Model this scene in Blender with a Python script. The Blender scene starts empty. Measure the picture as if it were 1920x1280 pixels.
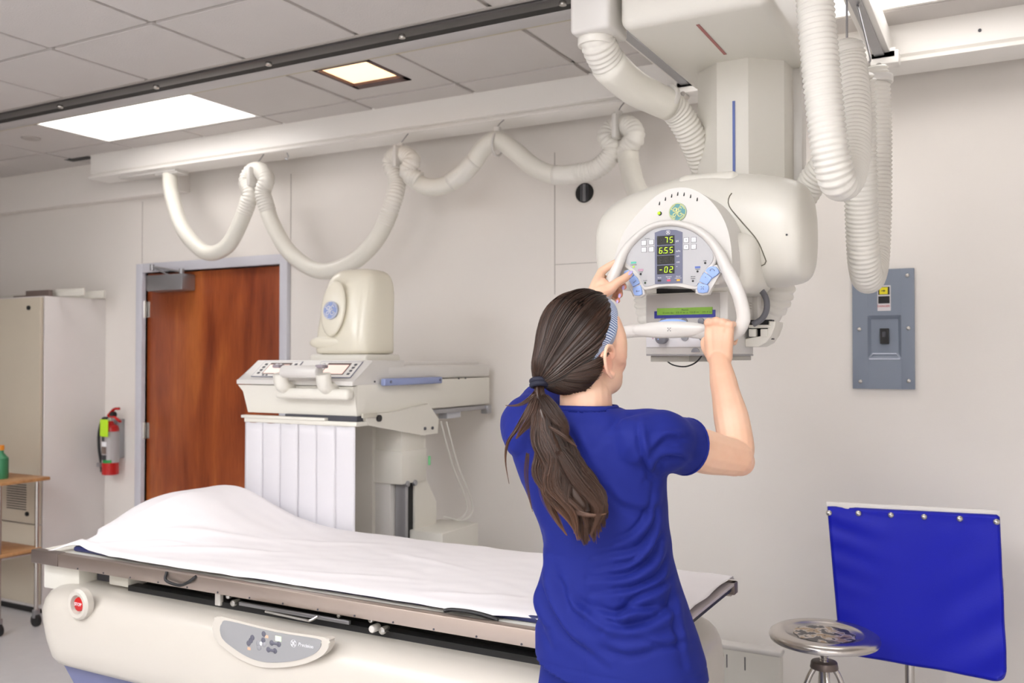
import bpy, bmesh, math, random
import numpy as np
from mathutils import Vector, Matrix, noise
random.seed(7); rng = np.random.default_rng(7)
SC = bpy.context.scene
COL = SC.collection
R = math.radians

# ---------------------------------------------------------------- camera, world, lamps, exposure
F_PX = 1718.0; CAM = Vector((0, 0, 1.59)); YAW = R(28.7); PITCH = R(1.0)
cd = bpy.data.cameras.new('camera'); cam = bpy.data.objects.new('camera', cd); COL.objects.link(cam)
cam.location = CAM; cam.rotation_euler = (R(90) + PITCH, 0, YAW)
cd.sensor_width = 36; cd.lens = F_PX / 1920 * 36; cd.clip_start = 0.05
cd.dof.use_dof = True; cd.dof.focus_distance = 2.35; cd.dof.aperture_fstop = 4.0
SC.camera = cam
W = bpy.data.worlds.new('world'); SC.world = W; W.use_nodes = True
W.node_tree.nodes['Background'].inputs[0].default_value = (1, 1, 1, 1)
W.node_tree.nodes['Background'].inputs[1].default_value = 0.0
SC.view_settings.view_transform = 'Standard'; SC.view_settings.look = 'None'
SC.view_settings.gamma = 1; SC.view_settings.use_curve_mapping = False
SC.view_settings.exposure = 0.10
PANEL_EMIT = 20.5          # strength of the ceiling panels added out of view
SC.cycles.use_denoising = True
SC.cycles.max_bounces = 10; SC.cycles.diffuse_bounces = 6

_rot = cam.rotation_euler.to_matrix()
def ray(u, v):
    return _rot @ Vector(((u - 960) / F_PX, (640 - v) / F_PX, -1))
def at(u, v, Y):           # point of the vertical plane y = Y seen at (u, v)
    d = ray(u, v); return CAM + d * (Y / d.y)
def atx(u, v, X):
    d = ray(u, v); return CAM + d * (X / d.x)
def atz(u, v, Z):
    d = ray(u, v); return CAM + d * ((Z - CAM.z) / d.z)

# ---------------------------------------------------------------- materials
def lin(c):
    def f(x):
        x /= 255.0
        return x / 12.92 if x <= .04045 else ((x + .055) / 1.055) ** 2.4
    return (f(c[0]), f(c[1]), f(c[2]), 1)
MATS = {}
def mat(name, rgb, rough=.5, metal=0.0, var=.03, vscale=6, bump=0.0, bscale=60, emit=0, spec=None, coat=0, sss=0):
    if name in MATS: return MATS[name]
    m = bpy.data.materials.new(name); m.use_nodes = True; nt = m.node_tree; n = nt.nodes; L = nt.links
    b = n['Principled BSDF']
    b.inputs['Roughness'].default_value = rough; b.inputs['Metallic'].default_value = metal
    if spec is not None: b.inputs['Specular IOR Level'].default_value = spec
    if coat: b.inputs['Coat Weight'].default_value = coat; b.inputs['Coat Roughness'].default_value = .15
    c = lin(rgb)
    tc = n.new('ShaderNodeTexCoord')
    if var:
        nz = n.new('ShaderNodeTexNoise'); nz.inputs['Scale'].default_value = vscale; nz.inputs['Detail'].default_value = 4
        L.new(tc.outputs['Object'], nz.inputs['Vector'])
        mx = n.new('ShaderNodeMix'); mx.data_type = 'RGBA'
        mx.inputs['A'].default_value = tuple(x * (1 - var) for x in c[:3]) + (1,)
        mx.inputs['B'].default_value = tuple(min(1, x * (1 + var)) for x in c[:3]) + (1,)
        L.new(nz.outputs['Fac'], mx.inputs['Factor']); L.new(mx.outputs['Result'], b.inputs['Base Color'])
    else:
        b.inputs['Base Color'].default_value = c
    if bump:
        nb = n.new('ShaderNodeTexNoise'); nb.inputs['Scale'].default_value = bscale; nb.inputs['Detail'].default_value = 3
        L.new(tc.outputs['Object'], nb.inputs['Vector'])
        bp = n.new('ShaderNodeBump'); bp.inputs['Strength'].default_value = bump; bp.inputs['Distance'].default_value = .004
        L.new(nb.outputs['Fac'], bp.inputs['Height']); L.new(bp.outputs['Normal'], b.inputs['Normal'])
    if sss:
        b.inputs['Subsurface Weight'].default_value = sss
        b.inputs['Subsurface Radius'].default_value = (.012, .005, .003)
    if emit:
        b.inputs['Emission Color'].default_value = c; b.inputs['Emission Strength'].default_value = emit
    MATS[name] = m; return m

M_WALL = mat('wall_paint', (233, 228, 222), .55, var=.012, vscale=1.2, bump=.08, bscale=220)
M_TILE = mat('ceiling_tile_board', (206, 201, 197), .9, var=.03, vscale=5, bump=.25, bscale=160)
M_GRID = mat('ceiling_grid_paint', (176, 170, 164), .6)
M_FLOOR = mat('floor_vinyl', (204, 203, 204), .28, var=.05, vscale=14)
M_WHITE = mat('white_enamel', (214, 211, 206), .32, var=.01)
M_CREAM = mat('cream_plastic', (224, 221, 211), .3, var=.012, vscale=3)
M_SHELL = mat('table_shell_plastic', (200, 194, 184), .3, var=.02, vscale=3)
M_HOSE = mat('hose_plastic', (228, 225, 217), .42, var=.012)
M_SLEEVE = mat('hose_sleeve_vinyl', (226, 223, 213), .35, var=.012)
M_CARR = mat('carriage_enamel', (220, 217, 208), .38, var=.012, vscale=2)
M_RAILW = mat('rail_white_enamel', (236, 233, 228), .3, var=.01)
M_DARKRAIL = mat('dark_anodised_track', (92, 90, 90), .4, metal=.6)
M_BLACK = mat('black_gap', (18, 17, 17), .6)
M_GREYM = mat('grey_metal', (165, 165, 168), .35, metal=.7)
M_STEEL = mat('polished_steel', (205, 200, 195), .24, metal=1.0, var=.06, vscale=9)
M_BRUSH = mat('brushed_rail_steel', (182, 168, 158), .34, metal=.85, var=.05, vscale=12)
M_DRAIL = mat('dark_end_metal', (118, 106, 100), .4, metal=.6)
M_CHROME = mat('screw_metal', (200, 198, 194), .25, metal=.9)
M_BLUEBTN = mat('pale_blue_button', (150, 178, 232), .4)
M_BLUEGREY = mat('blue_grey_plastic', (112, 116, 152), .45)
M_PANELGREY = mat('silver_grey_panel', (184, 184, 186), .42, var=.02, vscale=40)
M_SLATE = mat('slate_panel', (104, 107, 130), .4)
M_DISP = mat('display_black', (22, 22, 18), .25)
M_DIGIT = mat('lit_digit', (190, 240, 40), .5, emit=1.0, var=0)
M_DIGOFF = mat('unlit_digit', (48, 42, 36), .5)
M_LETW = mat('white_print', (235, 235, 238), .5)
M_LETD = mat('dark_print', (70, 70, 78), .5)
M_RUBBER = mat('black_rubber', (28, 28, 30), .5)

# ---------------------------------------------------------------- mesh builder
class MB:
    def __init__(s): s.bm = bmesh.new()
    def _bev(s, geom_v, bev, seg=2, edges=None):
        if bev <= 0: return
        if edges is None:
            edges = list({e for v in geom_v for e in v.link_edges})
        bmesh.ops.bevel(s.bm, geom=edges, offset=bev, segments=seg, affect='EDGES', profile=.5, clamp_overlap=True)
    def box(s, x0, x1, y0, y1, z0, z1, bev=0, seg=2, M=None):
        r = bmesh.ops.create_cube(s.bm, size=1)['verts']
        for v in r:
            v.co = Vector(((x0 + x1) / 2 + v.co.x * (x1 - x0), (y0 + y1) / 2 + v.co.y * (y1 - y0), (z0 + z1) / 2 + v.co.z * (z1 - z0)))
            if M is not None: v.co = M @ v.co
        s._bev(r, bev, seg); return s
    def cyl(s, p0, p1, r0, r1=None, n=24, bev=0, seg=2):
        p0 = Vector(p0); p1 = Vector(p1); r1 = r0 if r1 is None else r1
        d = (p1 - p0); q = d.to_track_quat('Z', 'Y').to_matrix().to_4x4()
        Mx = Matrix.Translation((p0 + p1) / 2) @ q
        r = bmesh.ops.create_cone(s.bm, cap_ends=True, segments=n, radius1=r0, radius2=r1, depth=d.length, matrix=Mx)['verts']
        if bev:
            es = [e for e in {e for v in r for e in v.link_edges} if any(len(f.verts) > 4 for f in e.link_faces)]
            s._bev(r, bev, seg, es)
        return s
    def ball(s, c, r, sx=1, sy=1, sz=1, M=None, sub=3):
        Mx = Matrix.Translation(Vector(c)) @ (M.to_4x4() if M is not None else Matrix.Identity(4)) @ Matrix.Diagonal((r * sx, r * sy, r * sz, 1))
        bmesh.ops.create_icosphere(s.bm, subdivisions=sub, radius=1, matrix=Mx); return s
    def ring_loft(s, rings, close=False, cap=True):
        vs = [[s.bm.verts.new(p) for p in r] for r in rings]; n = len(vs[0]); m = len(vs)
        for i in range(m - (0 if close else 1)):
            a = vs[i]; b = vs[(i + 1) % m]
            for j in range(n):
                try: s.bm.faces.new((a[j], a[(j + 1) % n], b[(j + 1) % n], b[j]))
                except ValueError: pass
        if cap and not close:
            s.bm.faces.new(list(reversed(vs[0]))); s.bm.faces.new(vs[-1])
        return s
    def grid(s, P, closeu=False):
        vs = [[s.bm.verts.new(p) for p in r] for r in P]
        for i in range(len(vs) - 1):
            for j in range(len(vs[0]) - (0 if closeu else 1)):
                k = (j + 1) % len(vs[0])
                s.bm.faces.new((vs[i][j], vs[i][k], vs[i + 1][k], vs[i + 1][j]))
        return s
    def prism(s, pts, a0, a1, axis='y', bev=0, seg=3, back_bev=False):
        # pts: (p,q) outline; axis 'y': (x,z) extruded in y; 'x': (y,z); 'z': (x,y)
        def P(p, q, a):
            return {'y': (p, a, q), 'x': (a, p, q), 'z': (p, q, a)}[axis]
        f = [s.bm.verts.new(P(p, q, a0)) for p, q in pts]; b = [s.bm.verts.new(P(p, q, a1)) for p, q in pts]
        n = len(pts)
        f0 = s.bm.faces.new(f); s.bm.faces.new(list(reversed(b)))
        for i in range(n): s.bm.faces.new((f[i], b[i], b[(i + 1) % n], f[(i + 1) % n]))
        if bev:
            es = [s.bm.edges.get((f[i], f[(i + 1) % n])) for i in range(n)]
            if back_bev: es += [s.bm.edges.get((b[i], b[(i + 1) % n])) for i in range(n)]
            s._bev(None, bev, seg, es)
        return s
    def tube(s, pts, r, n=12, smooth=True, step=None, close=False, flat=None, cap=True, rfun=None):
        P = crom(pts, close) if smooth else [Vector(p) for p in pts]
        P = resample(P, step, close) if step else P
        T = []; m = len(P)
        for i in range(m):
            a = P[(i - 1) % m] if (close or i > 0) else P[0]
            b = P[(i + 1) % m] if (close or i < m - 1) else P[-1]
            T.append((b - a).normalized())
        if flat is not None:            # flat = (fixed 'depth' axis, depth radius)
            ax, rd = flat; rings = []
            for i in range(m):
                side = T[i].cross(ax).normalized()
                rr = rfun(i / (m - 1)) if rfun else r
                rings.append([P[i] + side * (rr * math.cos(t)) + ax * (rd * math.sin(t)) for t in [2 * math.pi * k / n for k in range(n)]])
        else:
            nrm = T[0].orthogonal().normalized(); rings = []; L = 0
            for i in range(m):
                if i: L += (P[i] - P[i - 1]).length
                nrm = (nrm - T[i] * nrm.dot(T[i])).normalized(); bn = T[i].cross(nrm)
                rr = rfun(L) if rfun else (r if not isinstance(r, (list, tuple)) else r[i])
                rings.append([P[i] + nrm * (rr * math.cos(t)) + bn * (rr * math.sin(t)) for t in [2 * math.pi * k / n for k in range(n)]])
        return s.ring_loft(rings, close, cap)
    def lathe(s, prof, c, n=32, M=None):
        rings = []
        for (r, z) in prof:
            ring = []
            for k in range(n):
                t = 2 * math.pi * k / n; p = Vector((r * math.cos(t), r * math.sin(t), z))
                if M is not None: p = M @ p
                ring.append(Vector(c) + p)
            rings.append(ring)
        return s.ring_loft(rings)
    def mesh(s, name):
        bmesh.ops.recalc_face_normals(s.bm, faces=s.bm.faces[:])
        me = bpy.data.meshes.new(name); s.bm.to_mesh(me); s.bm.free(); return me
    def build(s, name, m, parent=None, ang=35, **kw):
        return place(s.mesh(name), name, m, parent, ang, **kw)

def crom(pts, close=False, k=8):
    P = [Vector(p) for p in pts]; out = []; n = len(P)
    if n < 3: return P
    for i in range(n if close else n - 1):
        p0 = P[(i - 1) % n] if (close or i > 0) else P[0] * 2 - P[1]
        p1 = P[i]; p2 = P[(i + 1) % n]
        p3 = P[(i + 2) % n] if (close or i < n - 2) else P[-1] * 2 - P[-2]
        for j in range(k):
            t = j / k
            out.append(.5 * ((2 * p1) + (p2 - p0) * t + (2 * p0 - 5 * p1 + 4 * p2 - p3) * t * t + (3 * p1 - p0 - 3 * p2 + p3) * t ** 3))
    if not close: out.append(P[-1])
    return out
def resample(P, step, close=False):
    Q = P + [P[0]] if close else P
    d = [0]
    for i in range(1, len(Q)): d.append(d[-1] + (Q[i] - Q[i - 1]).length)
    n = max(2, int(d[-1] / step)); out = []; j = 0
    for i in range(n if close else n + 1):
        s = d[-1] * i / n
        while j < len(d) - 2 and d[j + 1] < s: j += 1
        t = (s - d[j]) / max(1e-9, d[j + 1] - d[j]); out.append(Q[j].lerp(Q[j + 1], min(1, max(0, t))))
    return out

WL = {}
def place(me, name, m, parent=None, ang=35, label=None, kind=None, smooth=True):
    if len(me.vertices):
        a = np.empty(len(me.vertices) * 3); me.vertices.foreach_get('co', a); a = a.reshape(-1, 3)
        lo, hi = a.min(0), a.max(0); c = (lo + hi) / 2
        if parent is None: c[2] = lo[2]
        a -= c; me.vertices.foreach_set('co', a.ravel()); c = Vector(c)
    else: c = Vector((0, 0, 0))
    if smooth:
        me.polygons.foreach_set('use_smooth', [True] * len(me.polygons))
        if ang < 180: me.set_sharp_from_angle(angle=R(ang))
    if m is not None: me.materials.append(m)
    me.update()
    o = bpy.data.objects.new(name, me); COL.objects.link(o)
    WL[o.name] = c
    if parent is not None:
        o.parent = parent; o.location = c - WL[parent.name]
    else: o.location = c
    if label: o['label'] = label
    if kind: o['kind'] = kind
    return o
def thing(name, label, cat, loc, group=None):
    o = bpy.data.objects.new(name, None); COL.objects.link(o); o.location = loc; WL[o.name] = Vector(loc)
    o.empty_display_size = .1
    o['label'] = label; o['category'] = cat
    if group: o['group'] = group
    return o
def tag(o, label, cat, group=None):
    o['label'] = label; o['category'] = cat
    if group: o['group'] = group
    return o
def text(body, name, m, parent, c, size, xd=(1, 0, 0), zd=(0, 0, 1), depth=.0006, shear=0, width=None):
    cu = bpy.data.curves.new('t', 'FONT'); cu.body = body; cu.size = size; cu.align_x = 'CENTER'; cu.align_y = 'CENTER'
    cu.extrude = depth; cu.shear = shear; cu.resolution_u = 3
    o = bpy.data.objects.new('t', cu); COL.objects.link(o)
    dg = bpy.context.evaluated_depsgraph_get(); dg.update()
    me = bpy.data.meshes.new_from_object(o.evaluated_get(dg)); me.name = name
    bpy.data.objects.remove(o)
    xd = Vector(xd).normalized(); zd = Vector(zd).normalized(); nd = xd.cross(zd)
    sx = 1
    if width:
        xs = [v.co.x for v in me.vertices]; w = max(xs) - min(xs); sx = width / w if w else 1
    c = Vector(c)
    for v in me.vertices: v.co = c + xd * v.co.x * sx + zd * v.co.y + nd * v.co.z
    return place(me, name, m, parent, smooth=False)
def logo(parent, c, r, m_disc, m_line, xd=(1, 0, 0), zd=(0, 0, 1), name='emblem', nd=None, disc=True):
    xd = Vector(xd).normalized(); zd = Vector(zd).normalized(); nd = xd.cross(zd); c = Vector(c)
    par = parent
    if disc:
        b = MB(); b.cyl(c - nd * .0005, c + nd * .0012, r, n=40)
        par = b.build(name, m_disc, parent)
    def Q(p, o=.0016): return c + xd * p[0] * r + zd * p[1] * r + nd * o
    l = MB(); w = r * .045
    l.tube([Q((.93 * math.cos(t), .93 * math.sin(t))) for t in np.linspace(0, 2 * math.pi, 40)[:-1]], w, n=6, smooth=False, close=True)
    for a in (0, 1, 2, 3):
        t0 = a * math.pi / 2 + .35
        l.tube([Q(((.8 - .0 * k) * math.cos(t0 + k * .8), (.8) * math.sin(t0 + k * .8))) for k in np.linspace(0, 1, 6)] + [Q((.62 * math.cos(t0 + .75), .62 * math.sin(t0 + .75)))], w * .9, n=6)
    G = [(-.5, .08), (-.46, .33), (-.28, .46), (-.12, .36), (-.2, .12), (-.36, .08), (-.42, .2)]
    G2 = [(-.02, .42), (-.08, .1), (-.16, -.25), (-.34, -.48), (-.52, -.42), (-.46, -.2), (-.2, -.06), (.06, .0)]
    E = [(.44, .34), (.34, .48), (.16, .44), (.12, .2), (.26, .08), (.4, .1)]
    E2 = [(.26, .08), (.08, -.02), (.02, -.25), (.14, -.46), (.36, -.48), (.5, -.3), (.4, -.14), (.26, -.22)]
    for s in (G, G2, E, E2): l.tube([Q(p) for p in s], w * 1.3, n=6)
    o = l.build('monogram', m_line, par)
    return par
# ================================================================= SETTING
WY = 4.05; CZ = 2.88; XL = -7.4; XR = 1.9; YF = -2.3
def struct(name, mb, m, **k): return mb.build(name, m, kind='structure', **k)
struct('floor', MB().box(XL - .1, XR + .1, YF - .1, WY + .1, -.1, 0), M_FLOOR)
# door opening x -4.915 .. -3.744
DX0, DX1, DZ = -4.915, -3.744, 2.135
w = MB()
w.box(XL - .1, DX0, WY, WY + .12, 0, CZ + .1)
w.box(DX0, DX1, WY, WY + .12, DZ, CZ + .1)
w.box(DX1, XR + .1, WY, WY + .12, 0, CZ + .1)
wall_back = struct('wall_back', w, M_WALL)
struct('wall_left', MB().box(XL - .1, XL, YF, WY, 0, CZ + .1), mat('wall_left_darkened', (130, 118, 106), .6))  # unseen wall, coloured dark to cut the light on the left side
struct('wall_right', MB().box(XR, XR + .1, YF, WY, 0, CZ + .1), M_WALL)
struct('wall_front', MB().box(XL, XR, YF - .1, YF, 0, CZ + .1), M_WALL)
# wall seams (panel joints) as shallow grooves filled by a slightly darker strip
M_SEAM = mat('joint_filler', (176, 170, 164), .7)
for i, (x, z0, z1) in enumerate([(-3.685, 0, 2.66), (-4.95, 0.0, 2.6), (-1.977, 1.9, 2.6)]):
    MB().box(x - .002, x + .002, WY - .0015, WY + .002, z0, z1).build('panel_joint', M_SEAM, wall_back)
MB().box(-1.977, -1.45, WY - .001, WY + .001, 2.045, 2.048).build('panel_joint', M_SEAM, wall_back)
# soffit at the left
sx1 = at(337, 340, WY - .08).x
struct('trim_1', MB().box(XL, sx1, WY - .08, WY, 2.62, CZ, bev=.003), M_WALL)
bb = MB().box(DX1 + .06, XR, WY - .012, WY, 0, .1, bev=.003)
struct('baseboard_back', bb, mat('baseboard_vinyl', (150, 144, 138), .5))
ceiling = struct('ceiling', MB().box(XL - .1, XR + .1, YF - .1, WY + .1, CZ + .012, CZ + .11), mat('ceiling_backing', (150, 145, 138), .9))
# tile grid .61 m ; lines y = 3.62 - .61 k, x = -3.50 + .61 k
GX0, GY0, G = -3.50, 3.62, .61
skip = set()
lights = []
def cell(ix, iy): return GX0 + ix * G, GY0 + (iy - 1) * G      # lower corner of cell row iy (iy=0 -> y 3.01..3.62)
LIGHTS = [(-2, 0), (4, 0), (3, -4), (-2, -4), (-1, -6), (3, -6), (-1, -8), (3, -8), (7, -7), (-2, -2, 0)]  # two seen panels, then cells of lamps added out of view
LIGHTS = [l for l in LIGHTS if len(l) == 2]
for ix, iy in LIGHTS: skip.add((ix, iy)); skip.add((ix + 1, iy))
skip.add((1, 0))     # downlight cell, built on its own frame tile
base = None
for iy in range(-9, 2):
    for ix in range(-7, 9):
        x0, y0 = cell(ix, iy); x1 = min(x0 + G, XR); y1 = min(y0 + G, WY - .002); x0 = max(x0, XL); 
        y0 = max(y0, YF)
        if x1 - x0 < .05 or y1 - y0 < .03 or (ix, iy) in skip: continue
        full = abs(x1 - x0 - G) < 1e-3 and abs(y1 - y0 - G) < 1e-3
        if full and base is not None:
            o = base.copy(); COL.objects.link(o); o.location = base.location + Vector((x0 - bx, y0 - by, 0)); o.parent = ceiling
        else:
            o = MB().box(x0 + .011, x1 - .011, y0 + .011, y1 - .011, CZ - .009, CZ + .012, bev=.0015, seg=1).build('ceiling_tile', M_TILE, ceiling)
            if full and base is None: base = o; bx, by = x0, y0
gm = MB()
for iy in range(-9, 2):
    y = GY0 + iy * G
    if YF < y < WY: gm.box(XL, XR, y - .012, y + .012, CZ + .002, CZ + .008)
for ix in range(-6, 9):
    x = GX0 + ix * G
    gm.box(x - .012, x + .012, YF, WY, CZ + .002, CZ + .007)
gm.build('ceiling_grid', M_GRID, ceiling)

# recessed light panels; those out of view are added to brighten the room
M_PANEL = mat('added_diffuser', (250, 251, 255), .6, emit=PANEL_EMIT, var=0)
M_PANEL3 = mat('added_diffuser_low', (250, 251, 255), .6, emit=PANEL_EMIT * .35, var=0)
M_PANEL2 = mat('lit_diffuser_dim', (255, 252, 250), .6, emit=3.8, var=0)
LBL = {(-2, 0): 'large glowing white rectangular ceiling light at upper left beyond the dark track',
       (4, 0): 'glowing ceiling light at the top right edge, behind the hanging hoses'}
for ix, iy in LIGHTS:
    x0, y0 = cell(ix, iy)
    t = thing('ceiling_light', LBL.get((ix, iy), 'rectangular ceiling light added outside the view to light the room from overhead'), 'ceiling light', (x0 + G, y0 + G / 2, CZ - .01), None if (ix, iy) in LBL else 'added ceiling lights out of view')
    f = MB()
    for a in ((x0 + .004, x0 + 2 * G - .004, y0 + .004, y0 + .022), (x0 + .004, x0 + 2 * G - .004, y0 + G - .022, y0 + G - .004),
              (x0 + .004, x0 + .022, y0 + .02, y0 + G - .02), (x0 + 2 * G - .022, x0 + 2 * G - .004, y0 + .02, y0 + G - .02)):
        f.box(*a, CZ - .008, CZ + .012)
    f.build('light_frame', M_RAILW, t)
    MB().box(x0 + .02, x0 + 2 * G - .02, y0 + .02, y0 + G - .02, CZ - .002, CZ + .008).build('diffuser', M_PANEL2 if iy == 0 else M_PANEL3 if iy == -4 else M_PANEL, t)
# small recessed downlight (square, dark frame)
x0, y0 = cell(1, 0)
t = thing('downlight', 'square recessed warm downlight with brown frame in the ceiling', 'ceiling light', (x0 + .3, y0 + .3, CZ - .01))
f = MB()
a0, a1, b0, b1 = x0 + .15, x0 + .46, y0 + .13, y0 + .46
for q in ((x0 + .01, x0 + G - .01, y0 + .01, b0), (x0 + .01, x0 + G - .01, b1, y0 + G - .01), (x0 + .01, a0, b0, b1), (a1, x0 + G - .01, b0, b1)):
    f.box(*q, CZ - .006, CZ + .01)
f.build('surround_tile', M_TILE, t)
f = MB(); M_BROWN = mat('brown_metal', (88, 62, 58), .5)
for q in ((a0, a1, b0, b0 + .02), (a0, a1, b1 - .055, b1), (a0, a0 + .02, b0, b1), (a1 - .02, a1, b0, b1)):
    f.box(*q, CZ - .010, CZ + .03)
f.build('light_frame', M_BROWN, t)
f = MB(); f.box(a0 + .02, a1 - .02, b0 + .02, b1 - .055, CZ + .002, CZ + .010)
f.build('diffuser', mat('warm_lit_lens', (255, 214, 170), .5, emit=1.6, var=0), t)
s = atz(58, 259, CZ - .012)
tag(MB().cyl((s.x, s.y, CZ - .018), (s.x, s.y, CZ - .006), .05, .055, n=24, bev=.003).build('sprinkler_cover', M_GRID), 'small round flush cap on a ceiling tile at the far left', 'ceiling cap')
s = atz(143, 295, CZ)
MB().box(s.x - .1, s.x + .14, s.y - .02, s.y + .05, CZ - .009, CZ - .004).build('tile_gap', M_BLACK, ceiling)

# dark ceiling track (rail parallel to the back wall)
tr = thing('ceiling_track', 'long dark grey ceiling track with bolts running above the bed', 'rail', (-3, 3.0, CZ - .02))
XE = -.9
MB().box(XL, XR, 2.90, 2.968, CZ - .021, CZ - .009, bev=.002).build('track_channel', M_DARKRAIL, tr)
MB().box(XL, XR, 2.968, 3.012, CZ - .0205, CZ - .009).build('track_slot', M_BLACK, tr)
MB().box(XL, XR, 2.880, 2.90, CZ - .012, CZ - .006, bev=.002).build('track_edge', M_GRID, tr)
MB().box(XL, XR, 3.012, 3.105, CZ - .022, CZ - .009, bev=.002).build('track_flange', mat('track_flange_grey', (190, 187, 186), .4), tr)
MB().box(XL, XR, 3.105, 3.12, CZ - .020, CZ - .009, bev=.002).build('track_lip', mat('track_lip_tan', (186, 176, 150), .5), tr)
for k in range(9):
    x = -6.3 + k * .70
    MB().cyl((x, 2.935, CZ - .036), (x, 2.935, CZ - .02), .014, n=12, bev=.003).build('track_bolt', M_CHROME, tr)

# white wall-side rail
x0 = at(170, 310, 3.79).x
wr = thing('hose_rail', 'long white box rail under the ceiling along the wall, hoses hang below it', 'rail', (-2, 3.83, 2.73))
MB().prism([(3.79, 2.878), (3.79, 2.755), (3.80, 2.745), (3.80, 2.735), (3.775, 2.733), (3.772, 2.722), (3.79, 2.714), (3.93, 2.714), (3.93, 2.878)], x0, XR, axis='x').build('rail_beam', M_RAILW, wr, ang=25)
for x in (-1.4, -.52, -.1, .3):
    MB().cyl((x, 3.785, 2.80), (x, 3.792, 2.80), .006, n=8).build('rail_screw', M_LETD, wr)
MB().box(x0 + .25, x0 + .75, 3.80, 3.90, 2.700, 2.716, bev=.003).build('rail_bracket', M_WHITE, wr)

# ================================================================= DOOR
fr = MB(); fw = .058
fr.box(DX0 - fw, DX0, WY - .03, WY + .1, 0, DZ + fw, bev=.003)
fr.box(DX1, DX1 + fw, WY - .03, WY + .1, 0, DZ + fw, bev=.003)
fr.box(DX0, DX1, WY - .03, WY + .1, DZ, DZ + fw, bev=.003)
M_FRAME = mat('door_frame_grey', (206, 206, 214), .4)
d = MB().box(DX0 + .004, DX1 - .004, WY + .012, WY + .055, .008, DZ - .006, bev=.002)
# cherry veneer
def wood(name, c1, c2, c3, sc=(3.2, 1, .55), rough=.3):
    m = bpy.data.materials.new(name); m.use_nodes = True; nt = m.node_tree; n = nt.nodes; L = nt.links; b = n['Principled BSDF']
    tc = n.new('ShaderNodeTexCoord'); mp = n.new('ShaderNodeMapping'); mp.inputs['Scale'].default_value = sc
    L.new(tc.outputs['Object'], mp.inputs['Vector'])
    a = n.new('ShaderNodeTexNoise'); a.inputs['Scale'].default_value = 1.6; a.inputs['Detail'].default_value = 6; a.inputs['Distortion'].default_value = .6
    L.new(mp.outputs[0], a.inputs['Vector'])
    cr = n.new('ShaderNodeValToRGB'); e = cr.color_ramp.elements
    e[0].position = .3; e[0].color = lin(c1); e[1].position = .7; e[1].color = lin(c3)
    k = e.new(.5); k.color = lin(c2)
    L.new(a.outputs['Fac'], cr.inputs['Fac'])
    f = n.new('ShaderNodeTexNoise'); f.inputs['Scale'].default_value = 14; f.inputs['Detail'].default_value = 8
    mp2 = n.new('ShaderNodeMapping'); mp2.inputs['Scale'].default_value = (9 * sc[0] / 3, 3, .5 * sc[2] / .55)
    L.new(tc.outputs['Object'], mp2.inputs['Vector']); L.new(mp2.outputs[0], f.inputs['Vector'])
    mx = n.new('ShaderNodeMix'); mx.data_type = 'RGBA'; mx.blend_type = 'MULTIPLY'; mx.inputs['Factor'].default_value = .55
    g = n.new('ShaderNodeValToRGB'); g.color_ramp.elements[0].position = .35; g.color_ramp.elements[0].color = (.6, .52, .48, 1); g.color_ramp.elements[1].position = .65
    L.new(f.outputs['Fac'], g.inputs['Fac']); L.new(cr.outputs[0], mx.inputs['A']); L.new(g.outputs[0], mx.inputs['B'])
    L.new(mx.outputs['Result'], b.inputs['Base Color']); b.inputs['Roughness'].default_value = rough
    return m
M_DOOR = wood('cherry_veneer', (122, 52, 28), (164, 82, 42), (196, 112, 54))
door = struct('door_1', d, M_DOOR)
fr.build('door_frame', M_FRAME, door)
cl = MB()
p0 = at(268, 540, 3.95); p1 = at(340, 512, 3.95)
clo = MB().box(p0.x + .02, p1.x, 3.955, WY + .012, p1.z - .10, p1.z, bev=.008).build('door_closer', M_GREYM, door)
arm = MB(); a0 = (p0.x + .06, 3.97, p1.z + .055); a1 = (p1.x - .02, 3.97, p1.z + .012)
arm.tube([a0, a1], .007, n=8, smooth=False); arm.tube([a0, (p1.x - .1, 3.975, p1.z - .02)], .006, n=8, smooth=False)
arm.cyl((a1[0], 3.97, p1.z), (a1[0], 3.97, p1.z + .03), .016, n=12); arm.cyl((a0[0], 3.97, p1.z + .03), (a0[0], 3.97, p1.z + .07), .014, n=12)
arm.build('closer_arm', M_GREYM, clo)
for zz in (1.12, 1.9, .3):
    h = MB(); h.cyl((DX0 - .004, WY - .005, zz - .055), (DX0 - .004, WY - .005, zz + .055), .011, n=12); h.box(DX0, DX0 + .03, WY + .008, WY + .013, zz - .05, zz + .05)
    h.build('hinge', M_CHROME, door)

# ================================================================= WALL ITEMS
# grey breaker panel
A = at(1598, 511, 4.04); B = at(1716, 730, 4.04)
xa, xb, zb, za = A.x, B.x, B.z + .0, A.z + .008
ep = thing('breaker_panel', 'grey steel breaker panel on the back wall behind the hanging hose', 'electrical panel', ((xa + xb) / 2, WY, zb))
M_EP = mat('grey_panel_paint', (128, 137, 152), .42)
cx = (xa + xb) / 2
ra, rb, rz0, rz1 = at(1627, 600, 4.03).x, at(1689, 600, 4.03).x, at(1655, 671, 4.03).z, at(1655, 591, 4.03).z
p = MB()
y1 = WY; y0 = WY - .018
p.box(xa, ra, y0, y1, zb, za, bev=.002); p.box(rb, xb, y0, y1, zb, za, bev=.002)
p.box(ra - .001, rb + .001, y0, y1, zb, rz0); p.box(ra - .001, rb + .001, y0, y1, rz1, za)
p.build('cover', M_EP, ep)
q = MB(); i_ = .012
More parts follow.
